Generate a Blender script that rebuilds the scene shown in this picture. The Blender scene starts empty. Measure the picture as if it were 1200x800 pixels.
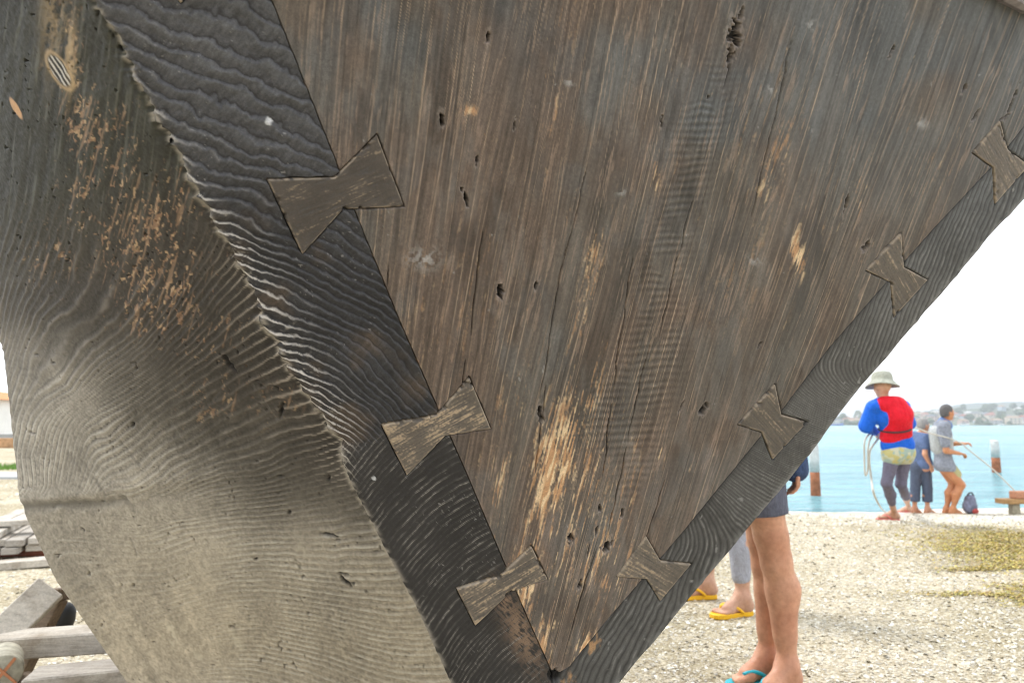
import bpy, math, random
import numpy as np
rng = np.random.default_rng(7)
random.seed(7)
S = bpy.context.scene
COL = S.collection

# ------------------------------------------------------------------ camera model
# Reference measurements are in units of the 1200 x 800 photograph.
FPX = 870.0
PITCH = math.atan(97.0 / FPX)
EYE = 1.05
CP, SP = math.cos(PITCH), math.sin(PITCH)

def unproj(x, y, d):
    """reference pixel + depth along the view axis -> world (arrays ok)"""
    x = np.asarray(x, float); y = np.asarray(y, float); d = np.asarray(d, float)
    r = (x - 600.0) / FPX * d
    dn = (y - 400.0) / FPX * d
    return np.stack([r + 0 * d, d * CP + dn * SP, EYE + d * SP - dn * CP], -1)

def P(x, y, d):
    return unproj(x, y, d)

cam_d = bpy.data.cameras.new('camera')
cam = bpy.data.objects.new('camera', cam_d)
COL.objects.link(cam)
cam.location = (0, 0, EYE)
cam.rotation_euler = (math.pi / 2 + PITCH, 0, 0)
cam_d.sensor_width = 36.0
cam_d.lens = FPX / 1200.0 * 36.0
cam_d.clip_start = 0.02
cam_d.clip_end = 6000.0
cam_d.dof.use_dof = True
cam_d.dof.focus_distance = 0.95
cam_d.dof.aperture_fstop = 9.0
S.camera = cam

# ------------------------------------------------------------------ numpy noise
def _hash(ix, iy, seed):
    ix = ix.astype(np.int64); iy = iy.astype(np.int64)
    h = (ix * 374761393 + iy * 668265263 + seed * 974634777) & 0xffffffff
    h = ((h ^ (h >> 13)) * 1274126177) & 0xffffffff
    h = ((h ^ (h >> 16)) * 2246822519) & 0xffffffff
    return ((h ^ (h >> 15)) & 0xffffff) / float(0xffffff)

def vn(x, y, seed=0):
    x = np.asarray(x, float); y = np.asarray(y, float)
    x, y = np.broadcast_arrays(x, y)
    ix = np.floor(x); iy = np.floor(y)
    fx = x - ix; fy = y - iy
    fx = fx * fx * (3 - 2 * fx); fy = fy * fy * (3 - 2 * fy)
    a = _hash(ix, iy, seed); b = _hash(ix + 1, iy, seed)
    c = _hash(ix, iy + 1, seed); d = _hash(ix + 1, iy + 1, seed)
    return (a + (b - a) * fx) * (1 - fy) + (c + (d - c) * fx) * fy

def stk(x, y, seed=0):
    """streaks along y: value noise whose columns are not in step"""
    x = np.asarray(x, float); y = np.asarray(y, float); x, y = np.broadcast_arrays(x, y)
    ix = np.floor(x); fx = x - ix; fx = fx * fx * (3 - 2 * fx)
    def colv(i):
        yy = y + 53. * _hash(i, i * 0 + 3, seed + 777)
        iy = np.floor(yy); f = yy - iy; f = f * f * (3 - 2 * f)
        a = _hash(i, iy, seed); return a + (_hash(i, iy + 1, seed) - a) * f
    return colv(ix) * (1 - fx) + colv(ix + 1) * fx

def punch(c, m, g):
    m = np.asarray(m); return m * (np.maximum(c, 1e-4) / m) ** g

def fbm(x, y, o=3, seed=0):
    s = 0; a = 0.5; t = 0
    for i in range(o):
        s = s + a * vn(x * 2 ** i + 17.3 * i, y * 2 ** i - 9.1 * i, seed + i)
        t += a; a *= 0.5
    return s / t

def ss(a, b, x):
    t = np.clip((np.asarray(x, float) - a) / (b - a), 0, 1)
    return t * t * (3 - 2 * t)

def lerp(a, b, t):
    return a + (b - a) * t

def mixc(c1, c2, m):
    return c1 + (np.asarray(c2, float) - c1) * m[..., None]

def gauss(x, y, cx, cy, rx, ry, ang=0.0):
    c, s = math.cos(math.radians(ang)), math.sin(math.radians(ang))
    dx, dy = x - cx, y - cy
    u = (dx * c + dy * s) / rx; v = (-dx * s + dy * c) / ry
    return np.exp(-(u * u + v * v))

def poly_sd(px, py, poly):
    """signed distance to a polygon, negative inside"""
    d = np.full(px.shape, 1e9); s = np.ones(px.shape)
    n = len(poly)
    j = n - 1
    for i in range(n):
        ax, ay = poly[i]; bx, by = poly[j]
        ex, ey = bx - ax, by - ay
        wx, wy = px - ax, py - ay
        t = np.clip((wx * ex + wy * ey) / (ex * ex + ey * ey), 0, 1)
        d = np.minimum(d, (wx - ex * t) ** 2 + (wy - ey * t) ** 2)
        c1 = py >= ay; c2 = py < by; c3 = ex * wy > ey * wx
        flip = (c1 & c2 & c3) | (~c1 & ~c2 & ~c3)
        s = np.where(flip, -s, s)
        j = i
    return s * np.sqrt(d)

def tps(pts, vals, qx, qy):
    pts = np.asarray(pts, float) / 100.0; vals = np.asarray(vals, float)
    n = len(pts)
    def U(r2): return 0.5 * r2 * np.log(r2 + 1e-9)
    D = ((pts[:, None] - pts[None]) ** 2).sum(-1)
    A = np.zeros((n + 3, n + 3)); A[:n, :n] = U(D) + np.eye(n) * 0.002
    A[:n, n] = 1; A[:n, n + 1:] = pts; A[n, :n] = 1; A[n + 1:, :n] = pts.T
    w = np.linalg.solve(A, np.concatenate([vals, [0, 0, 0]]))
    q = np.stack([qx.ravel(), qy.ravel()], 1) / 100.0
    out = w[n] + q @ w[n + 1:]
    for i in range(n):
        out += w[i] * U(((q - pts[i]) ** 2).sum(1))
    return out.reshape(qx.shape)

# ------------------------------------------------------------------ objects
def mesh_np(name, V, F, mat=None, parent=None, smooth=True, col=None):
    """V (n,3), F (m,k) array or list of arrays/tuples"""
    me = bpy.data.meshes.new(name)
    V = np.asarray(V, np.float32)
    if isinstance(F, np.ndarray):
        blocks = [F]
    else:
        by = {}
        for f in F: by.setdefault(len(f), []).append(f)
        blocks = [np.asarray(b, np.int32) for b in by.values()]
    loops = np.concatenate([b.ravel() for b in blocks]).astype(np.int32)
    totals = np.concatenate([np.full(len(b), b.shape[1]) for b in blocks]).astype(np.int32)
    starts = np.concatenate([[0], np.cumsum(totals)[:-1]]).astype(np.int32)
    me.vertices.add(len(V)); me.vertices.foreach_set('co', V.ravel())
    me.loops.add(len(loops)); me.loops.foreach_set('vertex_index', loops)
    me.polygons.add(len(totals))
    me.polygons.foreach_set('loop_start', starts)
    me.polygons.foreach_set('loop_total', totals)
    me.polygons.foreach_set('use_smooth', np.full(len(totals), smooth, bool))
    me.update(calc_edges=True)
    if col is not None:
        at = me.color_attributes.new('tint', 'FLOAT_COLOR', 'POINT')
        c4 = np.ones((len(V), 4), np.float32); c4[:, :3] = col
        at.data.foreach_set('color', c4.ravel())
    me.validate()
    o = bpy.data.objects.new(name, me)
    COL.objects.link(o)
    if mat: me.materials.append(mat)
    if parent is not None: o.parent = parent; o.matrix_parent_inverse = parent.matrix_world.inverted() if False else o.matrix_parent_inverse
    return o

def empty(name, loc=(0, 0, 0), rz=0.0):
    o = bpy.data.objects.new(name, None)
    o.empty_display_size = 0.1
    COL.objects.link(o)
    o.location = loc; o.rotation_euler = (0, 0, rz)
    return o

def tag(o, label=None, cat=None, group=None, kind=None):
    if label: o['label'] = label
    if cat: o['category'] = cat
    if group: o['group'] = group
    if kind: o['kind'] = kind
    return o

def dup(root, loc=None, rz=None, label=None):
    r = root.copy(); COL.objects.link(r)
    if loc is not None: r.location = loc
    if rz is not None: r.rotation_euler = (0, 0, rz)
    if label: r['label'] = label
    for ch in list(root.children):
        c = ch.copy(); COL.objects.link(c); c.parent = r
        for g in ch.children:
            d = g.copy(); COL.objects.link(d); d.parent = c
    return r

class MB:
    """collects simple shapes into one mesh"""
    def __init__(s): s.v = []; s.f = []
    def add(s, v, f):
        n = len(s.v); s.v += [tuple(map(float, p)) for p in v]; s.f += [tuple(n + i for i in q) for q in f]
    def box(s, c, size, rot=None, bev=0.0, jit=0.0):
        """bevelled box: rot is a 3x3 numpy matrix"""
        hx, hy, hz = [k / 2 for k in size]
        b = min(bev, hx * .9, hy * .9, hz * .9)
        if b <= 0:
            vs = [(x, y, z) for x in (-hx, hx) for y in (-hy, hy) for z in (-hz, hz)]
            fs = [(0, 1, 3, 2), (4, 6, 7, 5), (0, 4, 5, 1), (2, 3, 7, 6), (0, 2, 6, 4), (1, 5, 7, 3)]
        else:
            vs = []; idx = {}
            for ix in (-1, 1):
                for iy in (-1, 1):
                    for iz in (-1, 1):
                        for a in range(3):
                            p = [ix * (hx - b), iy * (hy - b), iz * (hz - b)]
                            p[a] = (ix, iy, iz)[a] * (hx, hy, hz)[a]
                            idx[(ix, iy, iz, a)] = len(vs); vs.append(tuple(p))
            fs = []
            q = [(-1, -1), (1, -1), (1, 1), (-1, 1)]
            def key(a, sa, u, v):
                k = [0, 0, 0]; k[a] = sa; k[(a + 1) % 3] = u; k[(a + 2) % 3] = v
                return tuple(k)
            for a in range(3):
                for sa in (-1, 1):
                    f = [idx[key(a, sa, u, v) + (a,)] for u, v in q]
                    fs.append(tuple(f if sa > 0 else f[::-1]))
            for a in range(3):
                b1, b2 = (a + 1) % 3, (a + 2) % 3
                for u in (-1, 1):
                    for v in (-1, 1):
                        k0 = [0, 0, 0]; k0[a] = -1; k0[b1] = u; k0[b2] = v
                        k1 = list(k0); k1[a] = 1
                        f = [idx[tuple(k0) + (b1,)], idx[tuple(k1) + (b1,)], idx[tuple(k1) + (b2,)], idx[tuple(k0) + (b2,)]]
                        fs.append(tuple(f if u * v < 0 else f[::-1]))
            for ix in (-1, 1):
                for iy in (-1, 1):
                    for iz in (-1, 1):
                        f = [idx[(ix, iy, iz, a)] for a in range(3)]
                        fs.append(tuple(f if ix * iy * iz > 0 else f[::-1]))
        vs = np.array(vs)
        if jit: vs = vs + rng.normal(0, jit, vs.shape)
        if rot is not None: vs = vs @ np.asarray(rot).T
        s.add(vs + np.asarray(c), fs)
    def beam(s, a, b, w, h, up=(0, 0, 1), bev=0.0):
        a = np.asarray(a, float); b = np.asarray(b, float)
        d = b - a; L = np.linalg.norm(d); d /= L
        u = np.asarray(up, float); sx = np.cross(d, u); sx /= np.linalg.norm(sx); u = np.cross(sx, d)
        s.box((a + b) / 2, (w, L, h), np.stack([sx, d, u], 1), bev)
    def tube(s, pts, rad, n=10, caps=True):
        pts = np.asarray(pts, float)
        rad = np.broadcast_to(np.asarray(rad, float), (len(pts),))
        T = np.gradient(pts, axis=0); T /= np.linalg.norm(T, axis=1)[:, None] + 1e-12
        ref = np.array([0, 0, 1.0]) if abs(T[0][2]) < .9 else np.array([1.0, 0, 0])
        vs = []
        u = np.cross(T[0], ref); u /= np.linalg.norm(u)
        for p, t, r in zip(pts, T, rad):
            u = u - t * np.dot(u, t); u /= np.linalg.norm(u); w = np.cross(t, u)
            for k in range(n):
                a = 2 * math.pi * k / n
                vs.append(p + r * (math.cos(a) * u + math.sin(a) * w))
        fs = []
        for i in range(len(pts) - 1):
            for k in range(n):
                k2 = (k + 1) % n
                fs.append((i * n + k, i * n + k2, (i + 1) * n + k2, (i + 1) * n + k))
        if caps:
            fs.append(tuple(range(n))[::-1]); m = (len(pts) - 1) * n
            fs.append(tuple(range(m, m + n)))
        s.add(vs, fs)
    def build(s, name, mat, parent=None, smooth=False):
        return mesh_np(name, np.array(s.v), s.f, mat, parent, smooth)

def relocate(root, loc):
    """move a root Empty to loc while its children (built in world space) stay put"""
    root.location = loc
    for ch in root.children:
        ch.data.transform(__import__('mathutils').Matrix.Translation([-k for k in loc]))
        for g in ch.children:
            g.data.transform(__import__('mathutils').Matrix.Translation([-k for k in loc]))

# ------------------------------------------------------------------ materials
class NT:
    def __init__(s, name):
        s.m = bpy.data.materials.new(name); s.m.use_nodes = True
        s.t = s.m.node_tree; s.b = s.t.nodes['Principled BSDF']
    def n(s, typ, **kw):
        nd = s.t.nodes.new(typ)
        for k, v in kw.items():
            if k in nd.inputs: nd.inputs[k].default_value = v
            else: setattr(nd, k, v)
        return nd
    def l(s, a, b): s.t.links.new(a, b)
    def coords(s, kind='Object', scale=(1, 1, 1)):
        tc = s.n('ShaderNodeTexCoord'); mp = s.n('ShaderNodeMapping')
        mp.inputs['Scale'].default_value = scale
        s.l(tc.outputs[kind], mp.inputs['Vector']); return mp.outputs['Vector']
    def noise(s, vec, scale, detail=4, rough=.6):
        nd = s.n('ShaderNodeTexNoise', Scale=scale, Detail=detail, Roughness=rough)
        s.l(vec, nd.inputs['Vector']); return nd.outputs['Fac']
    def ramp(s, fac, stops):
        r = s.n('ShaderNodeValToRGB')
        el = r.color_ramp.elements
        while len(el) < len(stops): el.new(0.5)
        for e, (p, c) in zip(el, stops):
            e.position = p; e.color = (*c, 1) if len(c) == 3 else c
        s.l(fac, r.inputs['Fac']); return r.outputs['Color']
    def mix(s, a, b, fac, mode='MIX'):
        m = s.n('ShaderNodeMix', data_type='RGBA', blend_type=mode)
        for sock, v in ((m.inputs[0], fac), (m.inputs[6], a), (m.inputs[7], b)):
            if hasattr(v, 'links'): s.l(v, sock)
            elif isinstance(v, (int, float)): sock.default_value = v
            else: sock.default_value = (*v, 1)
        return m.outputs[2]
    def bump(s, h, strength=.5, dist=.002):
        b = s.n('ShaderNodeBump', Strength=strength, Distance=dist)
        s.l(h, b.inputs['Height']); s.l(b.outputs['Normal'], s.b.inputs['Normal'])
    def col(s, c):
        if hasattr(c, 'links'): s.l(c, s.b.inputs['Base Color'])
        else: s.b.inputs['Base Color'].default_value = (*c, 1)
    def set(s, **kw):
        for k, v in kw.items(): s.b.inputs[k].default_value = v
        return s

def simple(name, c, rough=.6, var=.25, scale=30, spec=.4, bump=0.0, bscale=None):
    t = NT(name)
    v = t.coords('Object')
    f = t.noise(v, scale)
    lo = tuple(k * (1 - var) for k in c); hi = tuple(min(1, k * (1 + var)) for k in c)
    t.col(t.ramp(f, [(.3, lo), (.7, hi)]))
    t.set(Roughness=rough); t.b.inputs['Specular IOR Level'].default_value = spec
    if bump: t.bump(t.noise(v, bscale or scale * 3), bump, .004)
    return t.m

def wood(name, c, axis='x', var=.3, rough=.75):
    """sawn board with grain running along one axis, splits and stains"""
    t = NT(name)
    sc = (3, 55, 55) if axis == 'x' else (55, 3, 55)
    g = t.noise(t.coords('Object', sc), 1.6, 6, .65); st = t.noise(t.coords('Object'), 7, 5, .6); fine = t.noise(t.coords('Object'), 160, 3, .6)
    a = t.ramp(g, [(.28, tuple(k * (1 - var * 1.3) for k in c)), (.5, c), (.72, tuple(min(.85, k * (1 + var * .7)) for k in c))])
    a = t.mix(a, t.ramp(st, [(.32, (.55, .50, .44)), (.55, (1, 1, 1)), (.75, (1.1, 1.08, 1.05))]), 1.0, 'MULTIPLY')
    a = t.mix(a, t.ramp(fine, [(.3, (.85,) * 3), (.7, (1.1,) * 3)]), 1.0, 'MULTIPLY')
    t.col(a); t.set(Roughness=rough); t.b.inputs['Specular IOR Level'].default_value = .25
    t.bump(g, .7, .004); return t.m

def tint_mat(name, rough=.62, spec=.35, grit=.30, gscale=1000, bstr=.35, bdist=.0006):
    """weathered timber: colour from the grain field, fine grit and roughness from nodes"""
    t = NT(name)
    at = t.n('ShaderNodeAttribute', attribute_name='tint')
    v = t.coords('Object')
    n1 = t.noise(v, gscale, 3, .7); n2 = t.noise(v, gscale * .22, 4, .65)
    g1 = t.ramp(n1, [(.25, (1 - grit,) * 3), (.75, (1 + grit,) * 3)])
    g2 = t.ramp(n2, [(.3, (1 - grit * .7,) * 3), (.7, (1 + grit * .7,) * 3)])
    c = t.mix(at.outputs['Color'], g1, 1.0, 'MULTIPLY')
    c = t.mix(c, g2, 1.0, 'MULTIPLY')
    t.col(c)
    rr = t.ramp(n2, [(.3, (rough - .1,) * 3), (.7, (rough + .15,) * 3)])
    t.l(rr, t.b.inputs['Roughness'])
    t.b.inputs['Specular IOR Level'].default_value = spec
    t.bump(n1, bstr, bdist)
    return t.m
# ================================================================== the boat
A0, AX, AY = 1.25 * 1.176, 1.25 * 6.93e-4, 1.25 * 5.9e-4
def inv_plane(x, y):
    return A0 - AX * (np.asarray(x, float) - 393) - AY * (np.asarray(y, float) - 227)
def on_plane(x, y):
    return unproj(x, y, 1.0 / inv_plane(x, y))
_n = np.array([-AX * FPX, -AY * FPX, float(inv_plane(600, 400))])   # right, down, forward
_n = -_n / np.linalg.norm(_n)
N_ST = np.array([_n[0], _n[2] * CP + _n[1] * SP, _n[2] * SP - _n[1] * CP])   # outward normal of the stern face

def pl(pts):
    p = np.array(sorted(pts, key=lambda q: q[1]), float)
    def f(y):
        y = np.asarray(y, float)
        r = np.interp(y, p[:, 1], p[:, 0])
        s0 = (p[1, 0] - p[0, 0]) / (p[1, 1] - p[0, 1])
        return np.where(y < p[0, 1], p[0, 0] + (y - p[0, 1]) * s0, r)
    return f

seamL = pl([(288, -70), (318, 0), (352, 85), (392, 185), (424, 268), (470, 380), (512, 476), (547, 555), (592, 662), (620, 728), (649, 792), (604, 956)])
seamR = pl([(1380, -70), (1258, 80), (1200, 148), (1164, 194), (1094, 268), (1016, 357), (972, 407), (915, 482), (802, 621), (773, 655), (709, 729), (668, 780), (650, 792), (604.5, 956)])
edgeL0 = pl([(72, -70), (111, 5), (135, 42), (157, 91), (176, 125), (199, 169), (216, 199), (243, 250), (262, 280), (280, 314), (304, 368), (331, 415), (354, 456), (395, 515), (407, 557), (457, 655), (488, 712), (525, 793), (600, 956)])
edgeR0 = pl([(1440, -70), (1290, 125), (1200, 236), (1168, 270), (1111, 337), (1057, 400), (1003, 462), (949, 535), (867, 633), (808, 703), (730, 797), (608, 956)])
def edgeL(y):
    rough = ss(-60, 130, y) * (1 - ss(500, 570, y))
    j = (fbm(y / 13., 0 * y + 3.1, 4, 5) - .5) * 19 * rough + (vn(y / 3.5, 0 * y, 8) - .5) * (2.6 * rough + .9)
    return edgeL0(y) + j
def edgeR(y):
    return edgeR0(y) + (fbm(y / 14., 0 * y + 9.1, 3, 15) - .5) * 3.2

KEYS = [  # end A, end B, waist upper, waist lower, end C, end D, tone (dark..light), bare wood
    ((313, 210), (354, 297), (392, 208), (402, 245), (442, 158), (474, 242), .02, .0),
    ((447.5, 498), (477, 557), (511.6, 486), (522, 510), (550, 442.5), (574.6, 501.5), .34, .36),
    ((535, 689), (557, 732.5), (585, 675), (599, 693), (623, 640), (642, 678.5), .44, .42),
    ((757, 628), (723, 675), (774, 657), (758, 678), (810, 661), (774, 704), .45, .32),
    ((908, 450.6), (865, 497), (915.5, 486), (893, 506), (946, 494.5), (906, 538), .22, .10),
    ((1055.5, 273), (1015, 316.6), (1059, 313), (1044, 331), (1087, 328), (1048, 372), .25, .12),
    ((1172, 142), (1140, 179), (1181, 175.5), (1164.5, 196), (1206, 194), (1166, 239), .32, .08),
    ((160, -52), (212, 4), (236, -60), (240, -33), (275, -66), (285, -36), .5, .4),
]
def key_poly(k):
    return [k[0], k[2], k[4], k[5], k[3], k[1]]

def key_grooves(X, Y):
    """how far the face is cut back round and under the inlaid keys (0..1)"""
    g = np.zeros(X.shape)
    for k in KEYS:
        p = np.array(key_poly(k))
        m = (X > p[:, 0].min() - 8) & (X < p[:, 0].max() + 8) & (Y > p[:, 1].min() - 8) & (Y < p[:, 1].max() + 8)
        if m.any():
            sd = poly_sd(X[m], Y[m], key_poly(k))
            wob = (fbm(X[m] / 17, Y[m] / 17, 3, 77) - .42) * 2.6
            g[m] = np.maximum(g[m], 1 - ss(.2, 1.9, sd + wob))
    return g

def grid_faces(nv, nu, off=0):
    i = np.arange(nv * nu).reshape(nv, nu)
    return np.stack([i[:-1, :-1], i[1:, :-1], i[1:, 1:], i[:-1, 1:]], -1).reshape(-1, 4) + off

def with_skirt(V, nv, nu, back):
    """add a wall round the rim of a grid, running back into the wood"""
    i = np.arange(nv * nu).reshape(nv, nu)
    rim = np.concatenate([i[0, :], i[1:, -1], i[-1, -2::-1], i[-2:0:-1, 0]])
    W = V[rim] + back
    n = len(V); r = np.arange(len(rim)); r2 = np.roll(r, -1)
    F = np.stack([rim, rim[r2], n + r2, n + r], -1)
    return np.concatenate([V, W]), np.concatenate([grid_faces(nv, nu), F[:, ::1]]), rim

boat = empty('wooden_boat')
tag(boat, 'weathered dark wooden boat with a V-shaped stern joined by butterfly keys, propped on blocks', 'boat')
M_PANEL = tint_mat('weathered_plank', .6, .42)
M_TIMB = tint_mat('dark_timber', .66, .35)
M_HULL = tint_mat('hull_timber', .62, .38, grit=.18)
M_KEY = tint_mat('key_wood', .55, .4, grit=.2, gscale=1100)

GREY = np.array([.128, .112, .098]); BROWN = np.array([.138, .100, .079]); DARK = np.array([.072, .068, .068])
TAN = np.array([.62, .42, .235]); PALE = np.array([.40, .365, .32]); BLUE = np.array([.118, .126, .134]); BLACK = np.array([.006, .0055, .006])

# knots, worm holes and splits of the stern board: x, y, length, width, lean
PITS = [(861, 40, 36, 15, 8), (869, 15, 16, 4, 12), (856, 66, 26, 5, 9), (572, 44, 15, 5, 5), (518, 139, 18, 6.5, -4), (603, 145, 15, 2.5, 8),
        (559, 187, 15, 3.5, 8), (546, 233, 22, 4.5, -20), (586, 341, 16, 8, -8), (628, 334, 11, 4.5, 5), (633, 484, 21, 7, 0),
        (636, 492, 10, 5, 12), (824, 480, 14, 7, 30), (829, 475, 8, 4, -20), (1045, 61, 15, 3.5, 22), (1130, 104, 11, 4, 30), (1143, 136, 17, 3, 30), (992, 238, 30, 3, 14),
        (1016, 288, 13, 6, 30), (1013, 292, 8, 5, -30), (890, 405, 11, 2.5, 30), (703, 596, 9, 5.5, 0), (729, 602, 12, 4.5, 10), (669, 630, 13, 8, 10), (712, 639, 17, 6.5, 28),
        (706, 640, 10, 4, 60), (680, 684, 11, 6, 20), (776, 140, 17, 2.5, 8), (690, 642, 18, 2.5, 12), (650, 791, 17, 15, 60), (699, 622, 12, 3, 12),
        (1186, 120, 40, 2.2, 22), (1178, 137, 14, 2.2, 55), (799, 475, 14, 2.5, 24), (830, 114, 5, 3, 0)]
CRACKS = [((862, 60), (846, 112), 1.6), ((742, 300), (716, 470), .9), ((716, 470), (706, 560), .9), ((567, 270), (549, 400), .9), ((545, 420), (536, 520), .8),
          ((762, 400), (735, 520), 1.1), ((735, 520), (708, 640), 1.0), ((640, 450), (627, 560), .9), ((700, 640), (668, 740), .8), ((930, 40), (880, 260), .8),
          ((660, 300), (632, 470), .7), ((780, 560), (752, 650), 1.0), ((690, 190), (655, 330), .7), ((812, 230), (770, 400), .8), ((455, 300), (448, 430), .6)]

def pit_field(X, Y):
    g = np.zeros(X.shape); rim = np.zeros(X.shape)
    for i, (x, y, L, W, a) in enumerate(PITS):
        m = (abs(X - x) < L + 8) & (abs(Y - y) < L + 8)
        if not m.any(): continue
        xx, yy = X[m], Y[m]
        c, s = math.cos(math.radians(a)), math.sin(math.radians(a))
        dx, dy = xx - x, yy - y
        u = (dx * c + dy * s) / (W / 2); v = (-dx * s + dy * c) / (L / 2)
        r = np.sqrt(u * u + v * v) + (fbm(xx / 2.6, yy / 3.6, 3, 40 + i) - .5) * 1.9
        g[m] = np.maximum(g[m], 1 - ss(.65, 1.0, r))
        rim[m] = np.maximum(rim[m], (1 - ss(1.0, 1.7, r)) * ss(.75, 1.05, r))
    for i, (a, b, w) in enumerate(CRACKS):
        ax, ay = a; bx, by = b
        m = (X > min(ax, bx) - 8) & (X < max(ax, bx) + 8) & (Y > min(ay, by)) & (Y < max(ay, by))
        if not m.any(): continue
        t = (Y[m] - ay) / (by - ay)
        cx = ax + (bx - ax) * t + (fbm(Y[m] / 22., 0 * t + i, 2, 60 + i) - .5) * 4
        ww = w * np.sin(np.pi * np.clip(t, 0, 1)) ** .5 * (.4 + vn(Y[m] / 9., 0 * t, 70 + i))
        g[m] = np.maximum(g[m], .62 * ss(.1, .5, ww) * (1 - ss(.25, 1.0, np.abs(X[m] - cx) / (ww * .62 + .35))))
    return g, rim

BARE = [(652, 545, 30, 95, 14, 1.15), (690, 560, 14, 90, 14, .7), (935, 297, 9, 26, -8, 1.25), (930, 280, 8, 10, 0, .8), (690, 330, 12, 90, 13, .55), (660, 70, 10, 200, 10, .35),
        (615, 690, 30, 50, 10, .75), (705, 665, 50, 60, 12, .55), (625, 755, 30, 40, 25, .9), (690, 757, 14, 20, 30, 1.2), (552, 130, 10, 7, 0, .9), (770, 210, 7, 28, 8, .8), (905, 200, 20, 90, 22, .38),
        (775, 535, 5, 10, 8, .8), (1000, 235, 30, 60, 22, .3), (540, 330, 60, 120, 8, .22), (640, 630, 40, 90, 10, .55), (1100, 215, 25, 60, 28, .28), (690, 470, 16, 60, 14, .5), (720, 590, 40, 90, 14, .34), (600, 480, 30, 80, 8, .3), (585, 560, 14, 60, 10, .45), (500, 390, 40, 90, 6, .25), (745, 500, 30, 120, 14, .25), (870, 330, 60, 100, 18, .2), (880, 150, 14, 70, 22, .3)]

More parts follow.
